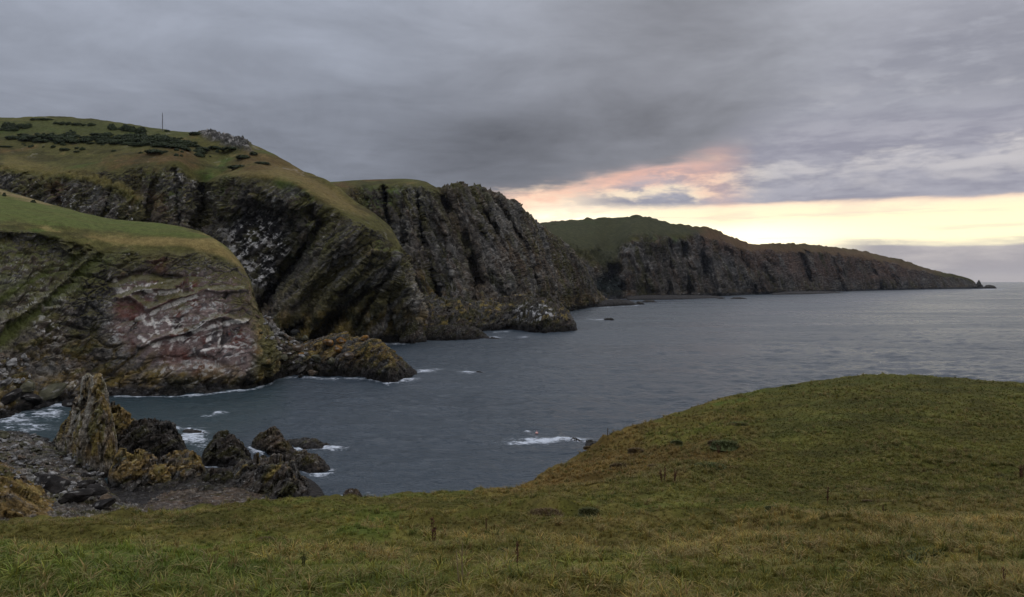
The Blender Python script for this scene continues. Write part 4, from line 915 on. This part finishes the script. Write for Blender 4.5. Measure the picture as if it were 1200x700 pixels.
    ng = bpy.data.node_groups.new('grass_scatter', 'GeometryNodeTree')
    ng.interface.new_socket('Geometry', in_out='INPUT', socket_type='NodeSocketGeometry'); ng.interface.new_socket('Geometry', in_out='OUTPUT', socket_type='NodeSocketGeometry')
    gi, go = ng.nodes.new('NodeGroupInput'), ng.nodes.new('NodeGroupOutput')
    ci = ng.nodes.new('GeometryNodeCollectionInfo'); ci.inputs['Collection'].default_value = tc; ci.inputs['Separate Children'].default_value = True; ci.inputs['Reset Children'].default_value = True
    ip = ng.nodes.new('GeometryNodeInstanceOnPoints'); ip.inputs['Pick Instance'].default_value = True
    def na(nm, ty):
        q = ng.nodes.new('GeometryNodeInputNamedAttribute'); q.data_type = ty; q.inputs['Name'].default_value = nm
        return q.outputs['Attribute']
    L = ng.links.new
    L(gi.outputs[0], ip.inputs['Points']); L(ci.outputs[0], ip.inputs['Instance']); L(na('kind_index', 'INT'), ip.inputs['Instance Index'])
    L(na('size', 'FLOAT'), ip.inputs['Scale']); L(na('rot', 'FLOAT_VECTOR'), ip.inputs['Rotation']); L(ip.outputs[0], go.inputs[0])
    md = o.modifiers.new('scatter', 'NODES'); md.node_group = ng

# ------------------------------------------------------------------ shingle beach
def beach():
    def c(px, ys): return [W3(px, y, None, z) for y, z in zip(ys, (-1.0, .7, 2.3, 4.2, 6.5))]
    cols = [(-120,(500,506,535,600,660)), (0,(502,507,534,592,650)), (40,(508,513,537,592,650)), (70,(520,524,546,592,642)), (110,(551,554,567,602,642)), (150,(584,586,594,614,642)), (230,(602,604,608,622,642))]
    Wd = np.array([c(*q) for q in cols]); u = np.array([q[0] for q in cols], float)
    A = pchip(u, Wd, np.linspace(-120, 230, 260)); vi = np.linspace(0, 4, 200)
    V = pchip(np.arange(5), A.transpose(1, 0, 2), vi).transpose(1, 0, 2)
    V[..., 2] += .35 * fbm(V / 3, 4, .55, 850) + .25 * vnoise(V / .6, 851)
    f1, f2, cc, _ = worley(V / .9, 852); V[..., 2] += .3 * (sm(f2 - f1, 0, .3) - .5)
    C = rock_colour(V, frame((1, 0, 0), (0, 0, 1)), (1.5, 1.2, 1.2), 853, .75, .3, .6, .6) * (.5 + 1.0 * cc[..., None])
    wet = sm(V[..., 2] + .6 * fbm(V / 2, 2, .5, 855), 1.4, .4)
    C = mixv(C, (.03, .028, .027), wet * .8)
    link('shingle_beach', grid_mesh('shingle_beach', V, np.concatenate([C, (1 - wet)[..., None]], -1)), M_ROCK, kind='structure', label='shingle beach of grey stones at the cove head')
    bpy.context.view_layer.update()

def shoot(px, py):
    rx, rz = ray(px, py)
    d = Vector((float(rx), 1.0, float(rz))).normalized()
    ok, loc, nor, fi, ob, _ = S.ray_cast(bpy.context.view_layer.depsgraph, Vector((0, 0, H0)), d)
    return (loc, nor, ob) if ok else (None, None, None)
def icosphere(sub):
    import bmesh
    bm = bmesh.new(); bmesh.ops.create_icosphere(bm, subdivisions=sub, radius=1)
    v = np.array([q.co[:] for q in bm.verts]); f = [[q.index for q in p.verts] for p in bm.faces]; bm.free(); return v, f
BOULD = {}
def boulder_mesh(k, kindcol):
    key = (k, kindcol)
    if key in BOULD: return BOULD[key]
    v, f = icosphere(3)
    st = np.array([1, random.uniform(.65, 1.0), random.uniform(.55, .85)])
    n = v / np.linalg.norm(v, axis=1, keepdims=True)
    # cut by random planes for flat broken faces
    rad = np.full(len(v), 9.0)
    for q in range(13):
        g = rng.normal(size=3); g /= np.linalg.norm(g); dd = .62 + .3 * rng.random(); c = n @ g
        rad = np.minimum(rad, np.where(c > .05, dd / np.maximum(c, .05), 9))
    rad = np.minimum(rad, 1.15) * (1 + .05 * fbm(n * 2.5 + k * 9, 3, .6, 870))
    P = n * rad[:, None] * st
    base = {'grey': (.19, .18, .165), 'pale': (.34, .325, .30), 'orange': (.25, .125, .03), 'dark': (.035, .031, .028), 'brown': (.15, .11, .075), 'olive': (.098, .092, .058)}[kindcol]
    C = np.array(base) * (.8 + .6 * (fbm(P * 2 + k, 3, .6, 871)[:, None] + .3))
    C = mixv(C, (.30, .29, .26), sm(fbm(P * 3 + k * 3, 2, .6, 873), .25, .5) * .5 * (kindcol != 'dark'))
    if kindcol == 'orange': C = mixv(C, (.16, .13, .10), sm(fbm(P * 1.7 + k * 3, 3, .6, 874), .05, .4) * .8)
    me = raw_mesh('boulder', P, f, True); setcol(me, C); me.materials.append(M_ROCK)
    me.set_sharp_from_angle(angle=R(28))
    BOULD[key] = me; return me
def boulder(px, py, wpx, col, label, group, name='boulder', flat=1.0, cat='boulder', sink=.12):
    loc, nor, ob = shoot(px, py)
    if loc is None or loc.y > 900: return
    s = wpx / F0 * loc.y / 2 * 1.05
    o = link(name, boulder_mesh(random.randrange(5), col), label=label, cat=cat, group=group)
    o.location = loc + Vector((0, 0, s * (.55 - sink) * flat)); o.scale = (s, s * random.uniform(.8, 1.1), s * random.uniform(.85, 1.15) * flat)
    o.rotation_euler = (random.uniform(-.5, .5), random.uniform(-.4, .4), random.uniform(0, 6.28))
    return o
def boulders():
    # on the spit: blocks big enough to name
    for px, py, w, c, lab, fl in ((383,404,15,'orange','orange lichened block at the left of the spit crest',.8), (400,402.5,17,'orange','largest orange block lying on the spit crest',.75), (396,412,14,'orange','rounded orange boulder below the largest orange block',.9),
        (357,400,12,'olive','olive topped boulder where the spit meets the rubble',.9), (348,411,16,'brown','brown slab boulder amid the rubble left of the spit',.8), (352,417,10,'orange','low orange stone under the brown slab boulder',.7),
        (408,419,18,'brown','broad brown boulder low on the spit face',.6), (347,391,11,'grey','grey block topmost on the rubble slope',.9), (367,440,14,'brown','brown boulder at the waterline of the spit',.8), (352,442,9,'dark','small dark boulder at the waterline of the spit',.7),
        (372,424,16,'olive','olive boulder in the middle of the rubble heap',.8), (388,427,14,'olive','pale olive boulder right of the rubble heap',.8), (333,422,14,'olive','olive boulder left of the rubble heap',.8), (427,399,12,'orange','orange knob at the middle of the spit crest',.8),
        (33,457.5,24,'olive','flat olive boulder at the head of the cove',.55), (60,464.5,36,'olive','big flat pale olive boulder behind the stack',.5), (12,470,26,'dark','dark boulder left of the flat olive boulders',.7), (38,472,26,'dark','dark boulder under the flat olive boulders',.7), (84,476,22,'dark','black boulder between the flat boulder and the stack',.6),
        (6,452,18,'grey','grey boulder at the foot of the left cliff',.7), (13,428,16,'pale','pale block high on the left rubble fan',.8), (3,515,20,'olive','olive boulder at the near end of the cove',.8)):
        boulder(px, py, w, c, lab, None, flat=fl)
    # rubble running down to the spit, rubble fan on the left, shingle stones
    g = 'rubble stones on the slope above the spit'
    hue = {'pale': 'pale grey', 'grey': 'mid grey', 'olive': 'olive', 'brown': 'brown', 'dark': 'dark wet'}
    for k in range(52):
        t = random.random(); px = 303 + t * 62 + random.uniform(-10, 14); py = 368 + t * 40 + random.uniform(0, 34) * (.4 + .6 * t)
        c = random.choice(('pale', 'pale', 'grey', 'olive', 'brown')); boulder(px, py, random.uniform(3.5, 8), c, f'small {hue[c]} rubble stone on the slope above the spit', g, 'rubble_stone', .85, 'stone')
    g = 'stones of the rubble fan under the left cliff'
    for k in range(34):
        c = random.choice(('pale', 'pale', 'grey', 'brown')); boulder(random.uniform(-6, 34), random.uniform(418, 452), random.uniform(4, 9), c, f'{hue[c]} stone of the rubble fan under the left cliff', g, 'rubble_stone', .8, 'stone')
    g = 'stones lying on the shingle beach'
    for k in range(210):
        t = random.random(); px = random.uniform(-4, 118); lo = 508 + max(0, px - 40) * .55
        py = lo + random.random() ** 1.1 * (62 - max(0, px - 60) * .35)
        c = random.choice(('pale', 'pale', 'grey', 'grey', 'brown', 'olive', 'dark')); boulder(px, py, random.uniform(4, 11) * random.uniform(.7, 1), c, f'{hue[c]} stone lying on the shingle beach', g, 'beach_stone', .7, 'stone')
    for px, py, w in ((66,574,34),(88,588,36),(112,580,30),(120,596,28),(100,572,26),(52,566,24)):
        boulder(px, py, w, 'dark', 'dark wet boulder between the lichened slab and the ledge', 'dark boulders below the shingle', flat=.75)
    boulder(124, 590, 22, 'brown', 'pointed pinkish boulder beside the rock pool', None, flat=.9)

# ------------------------------------------------------------------ gorse, mast, posts, plants
def gorse():
    mg = mat_flat('gorse_leaves', (.036, .047, .019), .8, var=.95, scale=3)
    meshes = []
    for k in range(6):
        n = 520; u = rng.normal(size=(n, 3)); u /= np.linalg.norm(u, axis=1, keepdims=True); u[:, 2] = np.abs(u[:, 2])
        lump = 1 + .45 * fbm(u * 1.7 + k * 7, 3, .6, 880)
        rad = lump * (.55 + .45 * rng.random(n) ** .5)
        P = u * rad[:, None] * np.array([1, .85, .62]); vs, fs = [], []
        for p, q in zip(P, u):
            t = rng.normal(size=3); t -= q * t.dot(q) * .6; t /= np.linalg.norm(t); b = np.cross(q, t) + rng.normal(size=3) * .3; s = .10 + .09 * rng.random(); i = len(vs)
            vs += [p - t * s, p + t * s * .6 - b * s * .6, p + t * s + q * s * .5, p + b * s * .8]; fs += [(i, i + 1, i + 2, i + 3)]
        me = raw_mesh('gorse_bush', vs, fs); me.materials.append(mg); meshes.append(me)
    def bush(px, py, w, h, label, group=None, name='gorse_bush', cat='bush'):
        loc, nor, ob = shoot(px, py)
        if loc is None or loc.y > 1500: return
        s = w / F0 * loc.y / 2; hz = h / F0 * loc.y / .75
        o = link(name, meshes[random.randrange(6)], label=label, cat=cat, group=group)
        o.location = loc - Vector((0, 0, .12 * hz)); k_ = random.uniform(.6, 1.35); o.scale = (s * random.uniform(.75, 1.15), s * k_, hz * k_); o.rotation_euler = (0, 0, random.uniform(-.5, .5))
    def fill(pts, n, w, h, label, group):
        pts = np.array(pts, float); k = 0
        while k < n:
            x, y = random.uniform(pts[:, 0].min(), pts[:, 0].max()), random.uniform(pts[:, 1].min(), pts[:, 1].max())
            if poly(np.array([x]), np.array([y]), [tuple(p) for p in pts], .5)[0] > .5:
                bush(x, y, random.uniform(*w), random.uniform(*h), label if 'long band' not in label else label.replace('the long band', ('left third of' if x < 88 else 'middle of' if x < 165 else 'right third of') + ' the long band'), group); k += 1
    fill([(14,163),(40,160),(70,160),(110,158),(150,160),(190,162),(222,168),(238,175),(240,180),(228,178),(190,172),(140,170),(90,168),(45,166)], 150, (10, 20), (2.6, 5), 'dark gorse bush in the long band across the hillside', 'gorse bushes in the band across the hillside')
    fill([(4,158),(60,152),(130,152),(200,158),(250,170),(262,182),(235,188),(180,182),(110,177),(40,174),(4,168)], 60, (3, 7), (1.8, 3.2), 'small outlying gorse bush at the ragged margin of the long band', 'small gorse bushes round the band')
    fill([(0,146),(34,147),(36,152),(20,155),(0,155)], 16, (8, 14), (4, 6), 'dark gorse bush in the patch near the top left of the hill', 'gorse bushes near the top left of the hill')
    fill([(128,149),(150,151),(178,156),(176,158),(150,154),(130,152)], 16, (8, 13), (4.5, 7), 'dark bush in the thicket on the crest left of the mast', 'bushes on the crest left of the mast')
    for x in range(64, 112, 6): bush(x + random.uniform(-2, 2), 145 + (x - 64) * .05, 8, 3, 'low dark bush in the thin row along the crest', 'bushes in the thin row along the crest')
    for x in (40, 46, 52, 58): bush(x, 140.5, 9, 3, 'low dark bush on the very top of the hill', 'bushes on the top of the hill')
    for px, py, w, h, lab in ((28,158,14,3,'small lone gorse bush under the top left patch'), (6,172,16,3,'dark gorse streak at the far left below the band'), (77,176,16,2.5,'low lone gorse bush below the middle of the band'), (90,178,9,2,'tiny gorse bush right of the low lone one'),
        (182,179,22,3.5,'long low gorse clump under the right half of the band'), (273,175,28,4.5,'wide gorse clump below the rocky knoll'), (252,174,15,3,'gorse clump left of the wide one below the knoll'), (286,185,18,4,'gorse clump on the slope right of the knoll'), (307,192,18,3,'gorse clump furthest down the right slope'),
        (279,196.5,26,4.5,'oval gorse clump alone on the yellow grass'), (297,181,12,3,'small gorse clump at the skyline right of the knoll'), (234,183,12,4,'gorse bush hanging below the right end of the band'), (196,154,8,2.5,'little bush at the foot of the mast'), (230,157.5,14,2.5,'dark bush row left of the rocky knoll'),
        (5,230,4,4,'tiny dark bush on the edge of the green headland'), (39,237.5,5.5,4.5,'small dark bush by the cliff edge of the green headland')):
        bush(px, py, w, h, lab)
    # gorse and turf at the head of the far headland
    bush(650, 270, 18, 3.5, 'dark gorse clump at the left end of the far headland'); bush(745, 262, 16, 2, 'low gorse streak on the far green top')

def tube(vs, fs, a, b, ra, rb, n=6):
    a, b = Vector(a), Vector(b); d = (b - a).normalized(); x = d.orthogonal().normalized(); y = d.cross(x); k = len(vs)
    for p, r_ in ((a, ra), (b, rb)):
        for i in range(n):
            t = 6.2832 * i / n; vs.append(p + x * math.cos(t) * r_ + y * math.sin(t) * r_)
    for i in range(n): fs.append((k + i, k + (i + 1) % n, k + n + (i + 1) % n, k + n + i))
    fs.append(tuple(k + n + i for i in range(n)))
def small_things():
    steel = mat_flat('weathered_steel', (.10, .10, .105), .6)
    wood = mat_flat('weathered_wood', (.11, .09, .07), .9)
    # radio mast on the hill
    loc, _, _ = shoot(190.5, 153.5)
    if loc is not None:
        e = link('radio_mast', None, label='thin radio mast standing on the hill top', cat='mast', loc=loc)
        vs, fs = [], []; q = loc.y / F0
        for i in range(3):
            t = 2.0944 * i; tube(vs, fs, (.28 * math.cos(t), .28 * math.sin(t), -1), (.16 * math.cos(t), .16 * math.sin(t), 20.5 * q), .10, .08)
        for k in range(16):
            z0, z1 = k * 1.25 * q, (k + 1) * 1.25 * q
            for i in range(3):
                t, u = 2.0944 * i, 2.0944 * (i + 1); tube(vs, fs, (.25 * math.cos(t), .25 * math.sin(t), z0), (.24 * math.cos(u), .24 * math.sin(u), z1), .04, .04, 4)
        link('lattice_pole', raw_mesh('lattice_pole', vs, fs), steel, e)
        vs, fs = [], []; tube(vs, fs, (-.5, 0, 17 * q), (.5, 0, 17 * q), .12, .12); tube(vs, fs, (0, 0, 20 * q), (0, 0, 22 * q), .06, .04)
        link('antenna', raw_mesh('antenna', vs, fs), steel, e)
        for t in (.4, 2.5, 4.6):
            vs, fs = [], []; tube(vs, fs, (0, 0, 14 * q), (5 * math.cos(t), 5 * math.sin(t), -2.5), .02, .02, 4); link('guy_wire', raw_mesh('guy_wire', vs, fs), steel, e)
    # fence on the back edge of the green headland
    pts = []
    for px in np.linspace(182, 240, 13):
        for py in np.arange(255, 290, .4):
            loc, n, ob = shoot(px, py)
            if ob is not None and ob.name == 'near_headland': pts.append(Vector(loc)); break
    if len(pts) > 3:
        o0 = pts[0]; e = link('wire_fence', None, label='little post and wire fence along the edge of the green headland', cat='fence', loc=o0)
        vs, fs = [], []; tube(vs, fs, (0, 0, -.3), (0, 0, 1.25), .09, .085); pm = raw_mesh('fence_post', vs, fs)
        for p in pts: link('fence_post', pm, wood, e, loc=p - o0 + Vector((0, .4, 0)))
        vs, fs = [], []
        for a, b in zip(pts[:-1], pts[1:]):
            for h in (.5, 1.0): tube(vs, fs, a - o0 + Vector((0, .4, h)), b - o0 + Vector((0, .4, h)), .012, .012, 4)
        link('fence_wire', raw_mesh('fence_wire', vs, fs), steel, e)
    # marker post by the slope edge, buoy in the bay
    for py in np.arange(505, 530, .4):
        loc, n, ob = shoot(712, py)
        if ob is not None and ob.name in ('grassy_slope', 'grass'):
            vs, fs = [], []; tube(vs, fs, (0, 0, -.2), (.01, 0, .50), .035, .03); tube(vs, fs, (.01, 0, .5), (.01, 0, .52), .03, .015)
            link('marker_post', raw_mesh('marker_post', vs, fs), wood, loc=loc, label='short dark post at the edge of the slope above the wave', cat='post'); break
    b = W3(629, 508.4); e = link('buoy', None, label='small pale pink buoy afloat beyond the breaking wave', cat='buoy', loc=Vector(b))
    v, f = icosphere(2); pinkm = mat_flat('faded_buoy_plastic', (.75, .42, .36), .5); link('float', raw_mesh('float', v * np.array([.42, .42, .36]) + np.array([0, 0, .15]), f, True), pinkm, e)
    vs, fs = [], []; tube(vs, fs, (0, 0, .45), (0, 0, .95), .06, .05); link('handle', raw_mesh('handle', vs, fs), pinkm, e)
    # the wave breaking on the rock: a ragged lip of white water and spray
    foam = mat_flat('white_water', (.75, .77, .80), .7, var=.1)
    vs, fs = [], []
    cw = W3(660, 519)
    for k in range(900):
        t = random.random(); px = 640 + t * 62 + random.uniform(-6, 6); hgt = (.25 + .95 * math.exp(-((px - 670) / 9) ** 2) + .4 * math.exp(-((px - 690) / 8) ** 2))
        p = W3(px, 518.5 + (px - 640) * .05 + random.uniform(-1.6, 1.3)); z = random.random() ** 1.6 * hgt * 1.1; s = random.uniform(.05, .17); i = len(vs)
        c = p - cw + np.array([0, 0, z])
        o = [rng.normal(size=3) * s for _ in range(4)]
        vs += [c + q for q in o]; fs += [(i, i + 1, i + 2), (i, i + 2, i + 3), (i, i + 1, i + 3), (i + 1, i + 2, i + 3)]
    link('breaking_wave', raw_mesh('breaking_wave', vs, fs), foam, loc=Vector(cw), kind='stuff', label='white spray of a wave breaking on the dark rock')

def plants():
    dead = mat_flat('dead_dock_stems', (.095, .042, .022), .85, var=.4, scale=30)
    pale = mat_flat('dry_straw', (.20, .145, .075), .85, var=.3, scale=30)
    tus_m = {}
    for nm, c in (('dark green', (.078, .088, .028)), ('brown', (.110, .074, .032)), ('olive', (.075, .075, .024)), ('straw', (.20, .155, .07))): tus_m[nm] = mat_flat(nm.replace(' ', '_') + '_tussock', c, .8, var=.55, scale=9)
    def ground(px, py):
        for dy in np.arange(0, 14, .7):
            loc, n, ob = shoot(px, py + dy)
            if ob is not None and ob.name == 'grassy_slope': return loc
        return None
    def dock(px, py, hpx, label, mat, n=7, spread=.05, heads=True):
        loc = ground(px, py)
        if loc is None: return
        h = hpx / F0 * loc.y
        e = link('dead_dock_plant', None, label=label, cat='plant', loc=loc)
        for k in range(n):
            a = random.uniform(0, 6.28); l = random.uniform(.0, spread) * h * 3; hk = h * random.uniform(.6, 1.05) if k else h
            b = Vector((math.cos(a) * l * .3, math.sin(a) * l * .3, -.04)); t = Vector((math.cos(a) * l, math.sin(a) * l, hk)); m = b.lerp(t, .5) + Vector((random.uniform(-1, 1), random.uniform(-1, 1), 0)) * h * .03
            vs, fs = [], []; w = max(.004, .00045 * loc.y); tube(vs, fs, b, m, w, w * .85, 5); tube(vs, fs, m, t, w * .85, w * .5, 5)
            link('stem', raw_mesh('stem', vs, fs), mat, e)
            if heads:
                vs, fs = [], []
                for q in range(38):
                    z = random.uniform(.35, 1.0); c = (b.lerp(m, z * 2) if z < .5 else m.lerp(t, z * 2 - 1)) + Vector((random.gauss(0, 1), random.gauss(0, 1), random.gauss(0, .6))) * h * .028
                    s = h * random.uniform(.012, .030); i = len(vs)
                    vs += [c + Vector((random.gauss(0, 1), random.gauss(0, 1), random.gauss(0, 1))) * s for _ in range(4)]; fs += [(i, i + 1, i + 2), (i, i + 2, i + 3), (i, i + 3, i + 1)]
                link('seed_head', raw_mesh('seed_head', vs, fs), mat, e)
    dock(508, 641, 34, 'rust brown dead dock standing alone left of centre in the near grass', dead, 3, .04)
    dock(542, 690, 52, 'tall thin dry stalk nearest the camera, left of the dark one', pale, 3, .10, False)
    dock(606, 668, 34, 'thin dark dry stalk in the near grass at the middle', dead, 2, .04)
    dock(970, 592, 21, 'dead brown dock on the pale grass of the saddle', dead, 3, .05)
    dock(777, 567, 22, 'left of the two brown docks below the bushy flank', dead, 4, .07)
    dock(790, 566, 17, 'right of the two brown docks below the bushy flank', dead, 4, .08)
    dock(1197, 563, 18, 'dark dock clump at the right edge of the photo', dead, 8, .14)
    dock(1034, 606, 14, 'small dead dock right of the saddle dock', dead, 2, .05)
    dock(842, 532, 12, 'brown dock in front of the big dark tussock', dead, 3, .07)
    dock(355, 664, 16, 'short green brown dock low on the left grass', tus_m['olive'], 5, .14)
    dock(1175, 690, 26, 'dead stalk at the bottom right of the grass', dead, 2, .05)
    dock(570, 622, 16, 'small rusty stalk behind the lone dead dock', dead, 2, .06)
    def tussock(px, py, w, h, col, label):
        loc = ground(px, py)
        if loc is None: return
        W, Hh = w / F0 * loc.y / 2 * .95, h / F0 * loc.y * .62
        vs, fs, cs = [], [], []
        for k in range(460):
            a = random.uniform(0, 6.283); q = math.sqrt(random.random()); x, y = q * math.cos(a) * W, q * math.sin(a) * W
            z = Hh * .55 * math.sqrt(max(0, 1 - q * q)); L = Hh * random.uniform(.35, .75)
            blade(vs, fs, cs, x, y, z - .02, a + random.uniform(-.8, .8), L, max(.006, .0011 * loc.y * random.uniform(.6, 1.3)), random.uniform(.2, 1.0), (1, 1, 1))
        k0 = len(vs)
        nn = 14
        for i in range(nn + 1):
            for j in range(nn + 1):
                u, v_ = i / nn * 2 - 1, j / nn * 2 - 1; m = max(abs(u), abs(v_)); l = math.hypot(u, v_) or 1; x, y = u * m / l, v_ * m / l; q = min(1, math.hypot(x, y))
                vs.append((x * W * 1.05, y * W * 1.05, Hh * .6 * math.sqrt(max(0, 1 - q * q)) * (1 + .3 * math.sin(x * 7 + px) * math.cos(y * 6)) - .05))
        for i in range(nn):
            for j in range(nn):
                k = k0 + i * (nn + 1) + j; fs.append((k, k + nn + 1, k + nn + 2, k + 1))
        link('grass_tussock', raw_mesh('grass_tussock', vs, fs), tus_m[col], loc=loc, label=label, cat='tussock')
    for a in ((1095,652,58,13,'dark green','broad dark green mound of grass at the bottom right'), (640,604,44,11,'brown','brown tussock mound right of centre in the near grass'), (690,600,26,8,'olive','olive tussock right of the brown mound'),
        (850,524,36,12,'dark green','big dark tussock in the middle of the flank'), (838,520,18,7,'brown','brown tussock left of the big dark one'), (793,521,14,8,'dark green','small dark tussock right of the brown tussock on the bushy flank'),
        (832,548,40,8,'dark green','wide low dark tussock under the brown docks'), (768,549,20,8,'brown','brown tussock left of the brown docks'),
        (690,520,14,4,'brown','small brown tussock at the steep edge'), (745,530,20,8,'brown','brown tussock on the steep bushy flank'), (725,548,22,8,'brown','low brown tussock lower on the flank'), (865,498,24,5,'dark green','flat dark tussock high on the brow'), (905,596,18,7,'dark green','dark tussock in front of the saddle'),
        (997,572,12,5,'brown','little brown hump on the saddle'), (1017,575,16,4,'brown','flat brown hump right of the little one'), (1017,588,14,4,'brown','brown hump in front of the flat one'), (1093,612,16,5,'brown','dark brown hump on the right grass'),
        (590,645,16,7,'dark green','dark green tuft behind the thin dark stalk'), (700,645,22,8,'brown','brown tussock in the near grass right of the stalk'), (880,640,18,6,'olive','olive tuft in the middle of the near grass'), (1005,672,24,9,'brown','brown tussock beside the broad green mound'), (1180,560,34,4,'olive','low olive hump left of the edge dock'),
        (310,632,22,4,'brown','low rusty patch of tussock on the left grass'), (930,440+13,22,2.5,'dark green','faint dark tussock near the top of the brow'), (770,676,26,10,'brown','brown tussock at the bottom right of centre')):
        tussock(*a)

near_headland(); main_hill(); tall_cliff(); far_headland(); sea(); shore_rocks(); beach()
boulders(); gorse()
FG = fg_ground(); bpy.context.view_layer.update()
small_things(); plants(); grass(FG)

# ------------------------------------------------------------------ air
def haze():
    x, y0, y1, z0, z1 = 38500, -300, 20300, -6.5, 260
    v = [(i, j, k) for i in (-x, x) for j in (y0, y1) for k in (z0, z1)]
    f = [(0, 1, 3, 2), (4, 6, 7, 5), (0, 4, 5, 1), (2, 3, 7, 6), (0, 2, 6, 4), (1, 5, 7, 3)]
    m = bpy.data.materials.new('sea_haze'); m.use_nodes = True; nt = m.node_tree; nt.nodes.clear()
    o = nt.nodes.new('ShaderNodeOutputMaterial'); p = nt.nodes.new('ShaderNodeVolumePrincipled')
    p.inputs['Color'].default_value = (.80, .86, .97, 1); p.inputs['Density'].default_value = 1.2e-5; p.inputs['Anisotropy'].default_value = .2
    nt.links.new(p.outputs[0], o.inputs['Volume'])
    link('haze', raw_mesh('haze', v, f), m, kind='stuff', label='thin sea haze filling the air over the bay')
haze()
